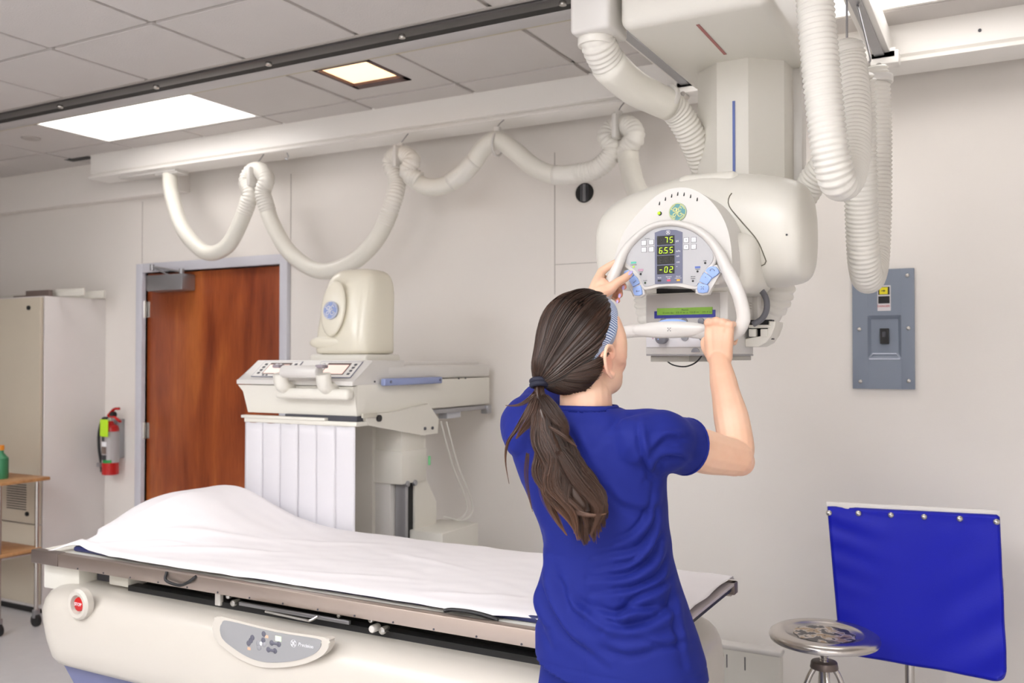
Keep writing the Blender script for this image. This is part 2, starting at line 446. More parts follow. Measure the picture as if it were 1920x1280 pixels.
q.grid([[(ra, y0, rz0), (rb, y0, rz0), (rb, y0, rz1), (ra, y0, rz1)], [(ra + i_, y1 - .003, rz0 + i_ + .01), (rb - i_, y1 - .003, rz0 + i_ + .01), (rb - i_, y1 - .003, rz1 - i_ - .004), (ra + i_, y1 - .003, rz1 - i_ - .004)]], closeu=True)
q.box(ra + .006, rb - .006, y1 - .004, y1 - .002, rz0 + .006, rz1 - .004)
q.build('recess', M_EP, ep, ang=20)
MB().tube([(ra + .004, y0 - .001, rz0 - .004), (rb - .004, y0 - .001, rz0 - .004), (rb - .018, y0 + .004, rz0 + .018), (ra + .018, y0 + .004, rz0 + .018)], .0022, n=6, smooth=False, close=True).build('worn_edge', mat('bare_edge', (220, 225, 240), .3), ep)
sw = at(1658, 630, 4.03)
MB().box(sw.x - .017, sw.x + .017, y1 - .02, y1 - .004, sw.z - .032, sw.z + .032, bev=.002).build('breaker', M_RUBBER, ep)
MB().box(sw.x - .007, sw.x + .007, y1 - .032, y1 - .02, sw.z - .004, sw.z + .018, bev=.002).build('switch_lever', M_LETD, ep)
for (u, v) in ((1701, 516), (1611, 617), (1703, 615), (1613, 715), (1704, 714), (1609, 522)):
    s = at(u, v, 4.03); MB().ball((s.x, y0, s.z), .009, sy=.6, sub=2).build('screw', M_CHROME, ep)
s0 = at(1645, 538, 4.03); s1 = at(1668, 552, 4.03)
MB().box(s0.x, s1.x + .004, y0 - .001, y0, s1.z - .066, s0.z + .006).build('sticker', mat('sticker_pale', (214, 210, 212), .5), ep)
MB().box(s0.x + .003, s1.x, y0 - .002, y0 - .001, s1.z, s0.z, ).build('sticker', mat('sticker_black', (24, 24, 26), .5), ep)
MB().box(s0.x + .008, s1.x - .007, y0 - .003, y0 - .002, s1.z + .002, s0.z - .002).build('sticker', mat('sticker_yellow', (226, 214, 30), .5), ep)
ar = MB(); mc = ((s0.x + s1.x) / 2, (s0.z + s1.z) / 2); ar.prism([(mc[0] - .008, mc[1] - .0015), (mc[0] + .001, mc[1] - .0015), (mc[0] + .001, mc[1] - .005), (mc[0] + .008, mc[1]), (mc[0] + .001, mc[1] + .005), (mc[0] + .001, mc[1] + .0015), (mc[0] - .008, mc[1] + .0015)], y0 - .0038, y0 - .003)
ar.build('arrow_mark', M_RUBBER, ep)
MB().box(s0.x + .003, s1.x, y0 - .002, y0 - .001, s1.z - .036, s1.z - .006).build('sticker', MATS['sticker_black'], ep)
text('DANGER', 'sticker_print', mat('sticker_red', (200, 90, 90), .5), ep, ((s0.x + s1.x) / 2, y0 - .0015, s1.z - .047), .012)
# round porthole in wall
c = at(1095, 361, WY - .01)
rh = thing('round_wall_opening', 'small round black opening with a pale ring high on the back wall', 'opening', (c.x, WY, c.z - .045))
r_ = 18 * (c - CAM).dot(ray(960, 640).normalized()) / F_PX
nrot = Matrix.Rotation(R(90), 3, 'X')
MB().cyl((c.x, WY - .004, c.z), (c.x, WY - .001, c.z), r_ * 1.1, n=40).build('backing_disc', M_BLACK, rh)
MB().tube([(c.x + r_ * 1.14 * math.cos(t), WY - .003, c.z + r_ * 1.14 * math.sin(t)) for t in np.linspace(0, 2 * math.pi, 41)[:-1]], .005, n=8, smooth=False, close=True).build('rim', M_WALL, rh)
for k, (dx, wd, col) in enumerate(((-.35, .12, 90), (-.02, .2, 130), (.33, .1, 70))):
    MB().cyl((c.x + dx * r_, WY - .004, c.z - r_ * .9 * math.sqrt(1 - dx * dx)), (c.x + dx * r_, WY - .004, c.z + r_ * .9 * math.sqrt(1 - dx * dx)), wd * r_, n=10).build('conduit', mat('conduit_grey_%d' % k, (col, col, col + 4), .4, metal=.4), rh)

# low white cover box along the wall at the right of the bed
c0 = at(1325, 1205, 3.55); c1 = at(1463, 1222, 3.55)
lb = thing('low_white_box', 'low white flat-topped box with rolled rim on the floor behind the stool', 'box', ((c0.x + c1.x) / 2, 3.65, 0))
zt = c1.z
MB().box(c0.x - .5, c1.x, 3.55, 3.60, .0, zt - .02, bev=.004).build('body', M_CREAM, lb)
MB().box(c0.x - .5, c1.x + .006, 3.545, 3.605, zt - .022, zt, bev=.009, seg=3).build('rolled_rim', M_WHITE, lb)
for u in (1363, 1397):
    xx = at(u, 1230, 3.55).x; MB().box(xx - .0015, xx + .0015, 3.547, 3.551, zt - .09, zt - .04).build('tick_mark', M_LETD, lb)

# ================================================================= FIRE EXTINGUISHER
FY = 3.96
ec = at(207, 870, FY)
fx = thing('fire_extinguisher', 'small fire extinguisher with red base and yellow tag hanging between cabinet and door', 'fire extinguisher', (ec.x, FY, at(207, 889, FY).z))
zb = at(207, 889, FY).z; zt_ = at(207, 795, FY).z; rr = .052
M_RED = mat('extinguisher_red', (190, 28, 26), .25)
prof = [(rr * .96, zb), (rr, zb + .01), (rr, zt_ - .03), (rr * .9, zt_ - .01), (rr * .55, zt_), (.02, zt_ + .006)]
MB().lathe([(rr * .96, zb), (rr, zb + .01), (rr, zt_ - .03), (rr * .85, zt_ - .008), (rr * .5, zt_), (.018, zt_ + .008), (.016, zt_ + .03)], (ec.x, FY, 0)).build('cylinder', M_RED, fx)
def band(z0, z1, m, a0=-180, a1=180, rad=rr + .001):
    b = MB(); A_ = [R(-90) + R(a) for a in np.linspace(a0, a1, 25)]
    b.grid([[(ec.x + rad * math.cos(t), FY + rad * math.sin(t), z) for t in A_] for z in (z0, z1)]); return b.build('label_band', m, fx)
H = zt_ - zb
band(zb + .24 * H, zb + .86 * H, mat('label_silver', (176, 172, 172), .4))
band(zb + .24 * H, zb + .30 * H, mat('label_green', (40, 150, 70), .5), -5, 60, rr + .0018)
band(zb + .30 * H, zb + .40 * H, mat('label_dark', (60, 58, 62), .5), -60, 25, rr + .0018)
band(zb + .42 * H, zb + .56 * H, mat('label_tan', (120, 104, 96), .5), -60, 25, rr + .0018)
band(zb + .57 * H, zb + .66 * H, M_LETW, -70, 25, rr + .0018)
band(zb + .67 * H, zb + .85 * H, mat('label_grey', (70, 70, 74), .5), -70, 10, rr + .0018)
MB().cyl((ec.x, FY, zt_ + .005), (ec.x, FY, zt_ + .05), .017, n=16).build('valve', M_CHROME, fx)
h = MB(); h.tube([(ec.x - .01, FY - .01, zt_ + .055), (ec.x + .02, FY - .01, zt_ + .08), (ec.x + .05, FY - .01, zt_ + .1), (ec.x + .09, FY - .01, zt_ + .103)], .009, n=8, flat=(Vector((0, 1, 0)), .012))
h.build('top_lever', M_RED, fx)
h = MB(); h.tube([(ec.x + .0, FY - .01, zt_ + .05), (ec.x + .05, FY - .01, zt_ + .048), (ec.x + .105, FY - .01, zt_ + .02)], .008, n=8, flat=(Vector((0, 1, 0)), .012)); h.build('carry_handle', M_RED, fx)
MB().cyl((ec.x + .03, FY - .02, zt_ + .065), (ec.x + .03, FY + .01, zt_ + .065), .018, n=14).build('gauge', M_RUBBER, fx)
MB().tube([(ec.x - .015, FY - .01, zt_ + .04), (ec.x - .06, FY - .015, zt_ + .03), (ec.x - .088, FY - .02, zt_ - .06), (ec.x - .085, FY - .02, zt_ - .16), (ec.x - .068, FY - .02, zt_ - .24), (ec.x - .058, FY - .02, zt_ - .31)], .009, n=10, step=.01).build('hose', M_RUBBER, fx)
MB().box(ec.x - .085, ec.x - .05, FY - .04, FY + .0, zt_ - .275, zt_ - .25, bev=.004).build('hose_clip', M_GREYM, fx)
MB().box(ec.x - .02, ec.x + .055, FY - rr - .012, FY - rr - .009, zt_ - .075, zt_ + .035, bev=.001).build('inspection_tag', mat('lime_tag', (196, 244, 40), .5), fx)
MB().box(ec.x - .02, ec.x + .02, FY + rr * .6, WY, zb + .1, zt_ + .03, bev=.003).build('wall_bracket', M_GREYM, fx)

# ================================================================= TALL CABINET + CART
CX1 = -5.30; CY0 = 3.58
ct = 1.975
cb = thing('tall_cabinet', 'tall pale grey metal equipment cabinet against the wall at far left', 'cabinet', (-5.9, 3.8, 0))
M_CABS = mat('cabinet_side_grey', (222, 217, 214), .4); M_CABF = mat('cabinet_front_beige', (196, 186, 168), .42)
MB().box(-6.7, CX1, CY0 + .03, WY, 0.03, ct, bev=.004).build('body', M_CABS, cb)
MB().box(-6.7, CX1 - .02, CY0 + .02, WY, 0, .03).build('plinth', M_RUBBER, cb)
zs = at(60, 983, CY0).z
dr = MB().box(-6.7, CX1 + .0, CY0, CY0 + .022, zs + .004, ct - .01, bev=.004).build('upper_door', M_CABF, cb)
lo = MB().box(-6.7, CX1 + .0, CY0, CY0 + .022, .06, zs - .004, bev=.004).build('lower_door', M_CABF, cb)
for (u, v, pr) in ((55, 577, dr), (52, 963, dr)):
    s = at(u, v, CY0); MB().cyl((s.x, CY0 - .012, s.z), (s.x, CY0 + .001, s.z), .014, n=14, bev=.003).build('lock_knob', M_RUBBER, pr)
lv = MB()
for k in range(14):
    zz = at(45, 895 + k * 4.6, CY0).z; lv.box(-5.62, -5.42, CY0 - .0015, CY0, zz - .003, zz + .003)
lv.build('louvre_slots', M_LETD, dr)
tp = thing('bracket_strips', 'loose cream and brown metal strips lying on top of the tall cabinet', 'metal strips', (-5.6, 3.85, ct))
q0 = at(90, 546, 3.72); q1 = at(154, 545, 3.72)
MB().box(at(92, 546, 3.7).x, at(152, 546, 3.72).x + .05, 3.70, 3.71, ct + .001, ct + .045, bev=.002).build('cream_strip', M_CREAM, tp)
MB().box(-6.3, at(150, 546, 3.9).x + .2, 3.93, 3.94, ct + .001, ct + .05, bev=.002).build('cream_strip', M_CREAM, tp)
MB().box(at(48, 546, 3.64).x, at(92, 546, 3.64).x, 3.64, 3.665, ct + .001, ct + .04, bev=.002).build('brown_strip', mat('brown_strip_metal', (112, 98, 92), .45), tp)
MB().box(at(22, 546, 3.63).x, at(48, 546, 3.64).x, 3.64, 3.66, ct + .001, ct + .012, bev=.002).build('brown_strip', MATS['brown_strip_metal'], tp)

ca = thing('wheeled_cart', 'small chrome wheeled cart with wooden shelves in front of the tall cabinet', 'cart', (-5.8, 3.3, 0))
cz = .885; M_OAK = wood('oak_shelf', (160, 110, 70), (190, 140, 92), (206, 160, 112), rough=.4)
ex = at(47, 888, 3.30).x
MB().box(ex - .75, ex, 3.16, 3.46, cz - .02, cz, bev=.004).build('top_shelf', M_OAK, ca)
z2 = at(10, 1030, 3.3).z
MB().box(ex - .75, ex - .06, 3.18, 3.45, z2 - .02, z2, bev=.004).build('lower_shelf', M_OAK, ca)
for (x, y) in ((ex - .08, 3.2), (ex - .08, 3.43), (ex - .7, 3.2), (ex - .7, 3.43)):
    lg = MB().cyl((x, y, .09), (x, y, cz - .02), .012, n=12).build('leg', M_STEEL, ca)
    w_ = MB(); w_.cyl((x + .0, y - .014, .036), (x, y + .014, .036), .036, n=20, bev=.005); w_.build('caster', M_RUBBER, lg)
    MB().box(x - .012, x + .012, y - .02, y + .02, .05, .1, bev=.004).build('caster_fork', M_GREYM, lg)
MB().tube([(ex - .7, 3.2, z2 - .03), (ex - .08, 3.2, z2 - .03), (ex - .08, 3.43, z2 - .03)], .008, n=8, smooth=False).build('frame_rail', M_STEEL, ca)
bt = thing('supply_bottle', 'green supply bottle with orange cap on the cart at the left picture edge', 'bottle', (ex - .135, 3.30, cz))
bx_ = ex - .17
MB().lathe([(.04, cz), (.043, cz + .01), (.043, cz + .12), (.018, cz + .15), (.016, cz + .17)], (bx_, 3.26, 0)).build('bottle_body', mat('green_bottle', (60, 130, 90), .3), bt)
MB().cyl((bx_, 3.26, cz + .165), (bx_, 3.26, cz + .195), .02, n=16, bev=.003).build('bottle_cap', mat('orange_cap', (225, 140, 40), .4), bt)
# ================================================================= XRAY TABLE
TX0, TX1, TY0, TY1, TZ = -3.12, -.775, 2.10, 2.85, .89
xt = thing('xray_table', 'large cream motorised exam table with steel rails and grey control panel', 'exam table', ((TX0 + TX1) / 2, 2.47, 0))
MB().box(TX0 + .02, TX1 - .012, TY0 + .018, TY1 - .018, TZ - .03, TZ - .004, bev=.003).build('tabletop', M_CREAM, xt)
rl = MB().box(TX0 + .14, TX1, TY0 - .012, TY0 + .02, TZ - .042, TZ + .004, bev=.003).build('front_rail', M_BRUSH, xt)
MB().box(TX0 - .01, TX0 + .14, TY0 - .014, TY0 + .022, TZ - .042, TZ + .005, bev=.004).build('rail_end_block', M_DRAIL, xt)
MB().box(TX0, TX1, TY1 - .018, TY1 + .01, TZ - .042, TZ + .004, bev=.003).build('rear_rail', M_BRUSH, xt)
MB().box(TX1 - .03, TX1 + .012, TY0 - .012, TY1 + .012, TZ - .006, TZ + .003, bev=.002).build('end_strip', mat('end_strip_metal', (196, 186, 186), .4, metal=.1), xt)
MB().box(TX1 - .025, TX1 + .004, TY0, TY1, TZ - .022, TZ - .006).build('end_web', M_RUBBER, xt)
MB().box(TX1 - .03, TX1 + .014, TY1 - .03, TY1 + .011, TZ - .034, TZ + .003, bev=.004).build('rail_end_block', M_DRAIL, xt)
MB().box(TX0, TX0 + .02, TY0, TY1, TZ - .03, TZ + .002, bev=.003).build('end_strip', M_CREAM, xt)
sc_ = MB()
for k in range(17):
    x = TX0 + .25 + k * .135; sc_.cyl((x, TY0 - .0135, TZ - .036), (x, TY0 - .011, TZ - .036), .003, n=8)
sc_.build('rail_rivets', M_LETD, rl)
# base shell
yc = 2.47
prof = [(0, .782), (-.30, .782), (-.375, .780), (-.41, .770), (-.432, .748), (-.447, .712), (-.455, .66), (-.455, .60), (-.448, .555), (-.435, .535), (-.40, .528), (0, .528)]
full = prof + [(-y, z) for y, z in reversed(prof[1:-1])]
SX0, SX1, Rr = -3.085, -.785, .16
rings = []
xs = [0, .004, .015, .035, .065, .10, .13, .16]
stations = [(SX0 + d_, Rr - math.sqrt(max(0, Rr * Rr - (Rr - d_) ** 2))) for d_ in xs] + [(x, 0) for x in np.linspace(SX0 + .3, SX1 - .3, 10)] + [(SX1 - d_, Rr - math.sqrt(max(0, Rr * Rr - (Rr - d_) ** 2))) for d_ in reversed(xs)]
for x, e in stations:
    ring = []
    for (y, z) in full:
        f = max(0, (abs(y) - e)) if abs(y) > e else 0
        lean = (0.0 if x > -2.8 else 0)
        zz = z - e * .35 if z > .7 else z + e * .1
        # left lower corner sweeps in
        xx = x + (max(0, .72 - z) * .35 if x < -2.9 else 0)
        ring.append((xx, yc + math.copysign(f, y), zz))
    rings.append(ring)
sh = MB().ring_loft(rings).build('base_shell', M_SHELL, xt, ang=50)
# skirt
rk = []
for z, i in ((.532, 0), (.30, .10), (.05, .16)):
    rk.append([(-2.93 + i * 1.6, yc - .40 + i * .4, z), (-.80 - i, yc - .40 + i * .4, z), (-.80 - i, yc + .40 - i * .4, z), (-2.93 + i * 1.6, yc + .40 - i * .4, z)])
MB().ring_loft(rk).build('skirt', M_BLUEGREY, xt)
MB().box(-2.6, -1.0, yc - .3, yc + .3, 0, .06).build('foot_plate', M_RUBBER, xt)
# undercarriage
MB().box(-2.80, -.86, 2.24, 2.70, .78, TZ - .03).build('undercarriage', M_BLACK, xt)
MB().box(-2.70, -.9, TY0 + .06, TY0 + .10, .782, .80).build('lower_channel', M_RUBBER, xt)
MB().box(TX0 - .015, -2.935, TY0 + .04, TY1 - .05, TZ - .145, TZ - .044, bev=.006).build('end_box', M_CREAM, xt)
MB().box(-2.935, -2.84, TY0 + .16, TY1 - .05, TZ - .145, TZ - .044, bev=.004).build('end_bracket', M_CREAM, xt)
MB().box(-2.93, -2.81, TY0 + .11, TY0 + .152, TZ - .112, TZ - .06).build('bracket_slot', M_LETD, xt)
MB().box(-2.935, -2.80, TY0 + .07, TY0 + .15, TZ - .128, TZ - .112, bev=.002).build('slide_bar', M_GREYM, xt)
MB().box(-2.80, -2.70, TY0 + .06, TY0 + .18, .792, TZ - .042, bev=.004).build('support_block', M_CREAM, xt)
pc = at(412, 1121, TY0 + .06); MB().box(pc.x - .012, pc.x + .012, TY0 + .05, TY0 + .065, pc.z - .022, pc.z + .016, bev=.002).build('stop_plate', M_WHITE, xt)
for (u, v, r_) in ((433, 1116, .008), (442, 1129, .010), (700, 1160, .008), (721, 1180, .011), (640, 1152, .006)):
    s = at(u, v, TY0 + .045); MB().cyl((s.x, TY0 + .03, s.z), (s.x, TY0 + .06, s.z), r_, n=14, bev=.002).build('bolt', M_CHROME, xt)
s = at(700, 1178, TY0 + .03); MB().cyl((s.x, TY0 + .02, s.z), (s.x, TY0 + .055, s.z), .011, n=16, bev=.004).build('adjust_knob', M_WHITE, xt)
e0 = at(450, 1133, TY0 + .04); e1 = at(656, 1167, TY0 + .04)
MB().box(e0.x, e1.x, TY0 + .035, TY0 + .045, e1.z - .005, e1.z + .006, bev=.001).build('guide_bar', M_GREYM, xt)
e0 = at(498, 1146, TY0 + .02); e1 = at(582, 1160, TY0 + .02)
MB().tube([(e0.x, TY0 + .02, e0.z), (e1.x - .03, TY0 + .02, e0.z - .004), (e1.x, TY0 + .02, e1.z - .004), (e1.x + .02, TY0 + .03, e1.z + .008)], .004, n=8).build('release_lever', M_CHROME, xt)
for (u0, v0, u1, v1, us) in ((310, 1073, 365, 1080, 20),):
    a = at(u0, v0, TY0 - .02); b = at(u1, v1, TY0 - .02); m_ = (a + b) / 2
    MB().tube([(a.x, TY0 - .014, TZ + .004), (a.x + .006, TY0 - .022, TZ - .022), (m_.x, TY0 - .024, TZ - .030), (b.x - .03, TY0 - .022, TZ - .018), (b.x, TY0 - .014, TZ + .004)], .005, n=8).build('strap', M_RUBBER, xt)
# emergency stop
s = at(150, 1132, yc - .452)
s.y = yc - .455
stp = MB(); Mr = Matrix.Rotation(R(90), 3, 'X')
MB().lathe([(.052, -.01), (.052, .012), (.044, .020), (.032, .018), (.030, .004), (.0, .003)], (s.x, s.y + .008, s.z), M=Mr).build('stop_bezel', M_SHELL, sh)
MB().cyl((s.x, s.y - .004, s.z), (s.x, s.y + .01, s.z), .024, n=24, bev=.004).build('stop_button', M_RED, sh)
text('STOP', 'stop_lettering', M_LETW, sh, (s.x, s.y - .0048, s.z), .015)
# control panel on front
PY = yc - .4565
pz = [(415, 1176), (420, 1166), (432, 1163), (520, 1184), (596, 1196), (604, 1204), (603, 1212), (592, 1224), (565, 1235), (530, 1240), (495, 1239), (465, 1229), (437, 1211), (419, 1195)]
pts = [(at(u, v, PY).x, at(u, v, PY).z) for u, v in pz]
pts = [(p.x, p.z) for p in crom([Vector((a, 0, b)) for a, b in pts], close=True, k=4)]
cxm = sum(p[0] for p in pts) / len(pts); czm = sum(p[1] for p in pts) / len(pts)
big = [(cxm + (x - cxm) * 1.16 - .004, czm + (z - czm) * 1.26 - .003) for x, z in pts]
MB().prism(list(reversed(big)), PY - .0045, PY + .02, bev=.010, seg=5).build('panel_surround', M_SHELL, sh)
cpn = MB().prism(list(reversed(pts)), PY - .0065, PY + .0, bev=.0015).build('control_panel', mat('control_panel_grey', (150, 150, 151), .4), xt)
F2 = PY - .007
M_KEY = mat('panel_key_dark', (96, 96, 108), .45); M_KEYG = mat('panel_key_grey', (146, 146, 150), .45)
def blob(name, cs, r_, m, sx=1):
    for (u, v) in cs:
        s_ = at(u, v, F2); MB().ball((s_.x, F2, s_.z), r_, sx=sx, sy=.25, sub=2).build(name, m, cpn)
K = lambda x, y: (390 + x / 8, 1140 + y / 8)
blob('key', [K(665, 440), K(640, 485), K(608, 525), K(835, 385), K(828, 480), K(955, 520), K(1060, 540), K(905, 620), K(1003, 640)], .0085, M_KEY)
blob('key', [K(755, 525), K(840, 540), K(765, 590)], .0085, M_KEYG)
for a, b in ((K(955, 520), K(1060, 540)), (K(905, 620), K(1003, 640))):
    p_ = at(*a, F2); q_ = at(*b, F2); MB().tube([p_, q_], .004, n=6, smooth=False).build('key_link', M_KEY, cpn)
s = at(*K(795, 530), F2); MB().ball((s.x, F2, s.z), .006, sy=.3, sub=2).build('key', M_LETW, cpn)
s = at(*K(1055, 455), F2); MB().box(s.x - .011, s.x + .011, F2 - .001, F2 + .001, s.z - .007, s.z + .007).build('readout', mat('readout_lit', (214, 230, 190), .4, emit=.4, var=0), cpn)
for u, v in (K(880, 425), K(615, 605)):
    s = at(u, v, F2); MB().box(s.x - .006, s.x + .006, F2, F2 + .001, s.z - .004, s.z + .004).build('legend_mark', mat('orange_print', (220, 180, 150), .5), cpn)
s = at(*K(1288, 525), F2); logo(cpn, (s.x, F2, s.z), .011, M_KEYG, M_LETW, disc=False)
s = at(*K(1465, 560), F2); text('Precision', 'lettering', M_LETW, cpn, (s.x, F2 - .0005, s.z), .014, shear=.25, width=.055)
# mattress pad + sheet + pillow
M_NAVY = mat('navy_vinyl', (34, 40, 92), .45)
tag(MB().box(-3.0, -.86, TY0 + .062, TY1 - .03, TZ - .003, TZ + .016, bev=.008, seg=3).build('table_pad', M_NAVY), 'navy padded mat under the white sheet on the exam table', 'mattress')
pb = MB(); pb.box(-2.98, -2.62, 2.50, 2.76, TZ + .0185, TZ + .062, bev=.018, seg=4)
tag(pb.build('pillow', M_NAVY), 'pillow hidden under the raised head end of the white sheet', 'pillow')
def sheet_z(x, y):
    h = .150 * math.exp(-((x + 2.83) / (.30 if x > -2.83 else .42)) ** 2 * 1.0)
    t = min(1, max(0, (y - 2.15) / .42)); t = t * t * (3 - 2 * t)
    t2 = min(1, max(0, (2.90 - y) / .14)); t2 = t2 * t2 * (3 - 2 * t2)
    z = TZ + .022 + h * t * (.25 + .75 * t2)
    z += .0035 * noise.noise(Vector((x * 5, y * 7, 1))) + .002 * noise.noise(Vector((x * 13 + y * 5, y * 17 - x * 4, 3)))
    # creases near the hump's front
    for (ax, ay, bx, by, am, wd) in ((-2.85, 2.24, -2.35, 2.52, .006, .018), (-2.7, 2.2, -2.2, 2.42, .006, .02), (-2.95, 2.3, -2.8, 2.6, .004, .02), (-2.1, 2.2, -1.6, 2.32, .004, .02),
                                   (-1.9, 2.6, -1.5, 2.5, .003, .015), (-1.5, 2.2, -1.2, 2.3, .004, .02), (-2.45, 2.5, -2.0, 2.7, .004, .022), (-2.9, 2.2, -2.55, 2.3, .005, .012)):
        dx, dy = bx - ax, by - ay; L2 = dx * dx + dy * dy; s_ = max(0, min(1, ((x - ax) * dx + (y - ay) * dy) / L2))
        dd = math.hypot(x - ax - dx * s_, y - ay - dy * s_); z += am * math.exp(-(dd / wd) ** 2) * math.sin(math.pi * min(1, max(0, s_ * .98 + .01))) ** .5
    return z
NX, NY = 220, 90; P = []
SXA, SXB = -3.05, -.772
for i in range(NX + 1):
    x = SXA + (SXB - SXA) * i / NX; row = []
    # front edge line wanders
    yf = 2.128 + .008 * math.sin(x * 3.1) + .012 * noise.noise(Vector((x * 2.2, 0, 5))) + .03 * max(0, 1 - abs(x + 1.12) / .12) - .012 * max(0, 1 - abs(x + 1.3) / .2)
    if x < -2.74: yf += (-2.74 - x) * .20 * (1 if x > -2.97 else 1 - (-2.97 - x) / .06)
    yb = TY1 + .012
    for j in range(NY + 1):
        s_ = j / NY; y = yf + (yb - yf) * s_
        xx = x + (.012 * noise.noise(Vector((0, y * 6, 2))) if i in (0, NX) else 0)
        z = sheet_z(x, y)
        if s_ < .05: z -= (1 - s_ / .05) ** 2 * .010
        if s_ > .97: z -= ((s_ - .97) / .03) ** 2 * .03
        if x < -2.98: z -= ((-2.98 - x) / .055) ** 2 * .02 * (1 if y < 2.3 else .3)
        if x < -2.9 and y < 2.2: z += .012 * (-2.9 - x) / .1
        row.append((xx, y, max(z, TZ + .006)))
    P.append(row)
sb = MB().grid(P)
M_SHEET = mat('white_sheet_cotton', (238, 234, 235), .8, var=.01, bump=.05, bscale=300)
so = sb.build('bed_sheet', M_SHEET, None, 180)
sm = so.modifiers.new('t', 'SOLIDIFY'); sm.thickness = .0015; sm.offset = 0
tag(so, 'white sheet draped over the exam table with a raised hump', 'sheet')
MB().tube([(at(u, v, TY0 + .03).x, TY0 + .026, TZ + z_) for u, v, z_ in ((835, 1140, .006), (850, 1145, .012), (885, 1153, .014), (915, 1157, .010), (935, 1160, .004))], .006, n=8).build('strap', M_RUBBER, xt)

# ================================================================= FLUOROSCOPY TOWER (behind the table)
FX0, FX1, FY0 = -2.925, -2.305, 2.90
zt0, zt1, zbm = 1.495, 1.578, 1.355
ft = thing('imaging_tower', 'cream x-ray imaging tower with curtain, two screens and a domed cover', 'x-ray machine', (-2.5, 3.5, 0))
# front body: tapered front
b = MB()
b.ring_loft([[(FX0 + .03, FY0 + .02, zbm), (FX1, FY0 + .02, zbm), (FX1, FY0 + .34, zbm), (FX0 + .03, FY0 + .34, zbm)],
             [(FX0 + .015, FY0 + .005, zt0 - .05), (FX1, FY0 + .005, zt0 - .05), (FX1, FY0 + .34, zt0 - .05), (FX0 + .015, FY0 + .34, zt0 - .05)],
             [(FX0 - .005, FY0 - .005, zt0 - .022), (FX1, FY0 - .005, zt0 - .022), (FX1, FY0 + .34, zt0 - .022), (FX0 - .005, FY0 + .34, zt0 - .022)]])
b.build('front_housing', M_CREAM, ft)
b = MB()
b.prism([(FY0 - .012, zt0 - .018), (FY0 - .012, zt0), (FY0 + .012, zt0 + .004), (FY0 + .115, zt1), (FY0 + .34, zt1), (FY0 + .34, zt0 - .018)], FX0 - .008, FX1 + .003, axis='x', bev=.005, back_bev=True)
top = b.build('console_top', M_WHITE, ft)
# screens on the sloping face
sl = Vector((0, .103, zt1 - zt0 - .004)).normalized(); nn = Vector((0, -sl.z, sl.y))
O = Vector((0, FY0 + .012, zt0 + .004)) + nn * .001
def quadbox(x0_, x1_, s0_, s1_, h0, h1, name, m, par, sh_=0.0):
    c8 = MB(); r0 = [O + Vector((x, 0, 0)) + sl * s + nn * h0 for x, s in ((x0_, s0_), (x1_, s0_), (x1_, s1_), (x0_, s1_))]; r1 = [p + nn * (h1 - h0) for p in r0]
    return c8.ring_loft([r0, r1]).build(name, m, par)
M_SCR = mat('lit_screen', (240, 205, 192), .3, emit=.35, var=0)
for xa_, xb_ in ((FX0 + .045, FX0 + .265), (FX1 - .255, FX1 - .035)):
    quadbox(xa_, xb_, .012, .118, .0005, .0018, 'screen_border', M_SLATE, top)
    pn_ = quadbox(xa_ + .003, xb_ - .003, .015, .115, .0015, .0028, 'screen_surround', M_WHITE, top)
    quadbox(xa_ + .05, xb_ - .05, .03, .105, .002, .004, 'screen_frame', mat('screen_bezel_brown', (86, 62, 56), .5), top)
    sc2 = quadbox(xa_ + .055, xb_ - .055, .033, .092, .003, .0048, 'screen', M_SCR, top)
    for k in range(4):
        for xs_ in (xa_ + .022, xb_ - .03):
            quadbox(xs_, xs_ + .012, .03 + k * .02, .040 + k * .02, .0028, .005, 'key', M_LETD, pn_)
    for k in range(2): quadbox(xa_ + .06 + k * .02, xa_ + .07 + k * .02, .018, .024, .0028, .005, 'key', M_LETD, pn_)
# handle between screens
hx0, hx1 = FX0 + .27, FX1 - .13
g0, g1 = at(520, 700, FY0 - .06), at(600, 700, FY0 - .06)
for xx in (g0.x + .02, g1.x + .02):
    MB().tube([(xx, FY0 + .0, zt0 - .035), (xx, FY0 - .05, zt0 - .02), (xx, FY0 - .065, zt0 + .03)], .028, n=14, flat=(Vector((1, 0, 0)), .032)).build('handle_bracket', M_CREAM, ft)
hb = MB().box(g0.x - .03, g1.x + .13, FY0 - .05, FY0 + .0, zt0 - .075, zt0 - .03, bev=.018, seg=4).build('handle_base', M_CREAM, ft)
MB().cyl((g0.x + .04, FY0 - .07, zt0 + .038), (g1.x + .005, FY0 - .07, zt0 + .038), .026, n=20, bev=.006).build('grip', M_WHITE, ft)
for xx in (g0.x + .01, g1.x + .01):
    k_ = MB().box(xx - .018, xx + .022, FY0 - .085, FY0 - .045, zt0 + .052, zt0 + .066, bev=.006, seg=3).build('switch_pod', mat('mauve_grey_plastic', (150, 140, 146), .4), ft)
    for q in (-.008, .012): MB().ball((xx + .002 + q, FY0 - .065, zt0 + .067), .007, sz=.4, sub=2).build('switch', M_LETW, k_)
# dark seam below, shelf rail
MB().box(FX0 + .25, FX1 + .006, FY0 + .01, FY0 + .05, zbm - .022, zbm - .001).build('shadow_gap', M_LETD, ft)
MB().box(FX0 + .02, FX1 - .14, FY0 - .012, FY0 + .02, zbm - .022, zbm - .010, bev=.002).build('front_shelf', M_CREAM, ft)
MB().box(FX0 + .035, FX1 + .02, FY0 - .008, FY0 + .07, zbm - .04, zbm - .022, bev=.003).build('curtain_rail', M_CREAM, ft)
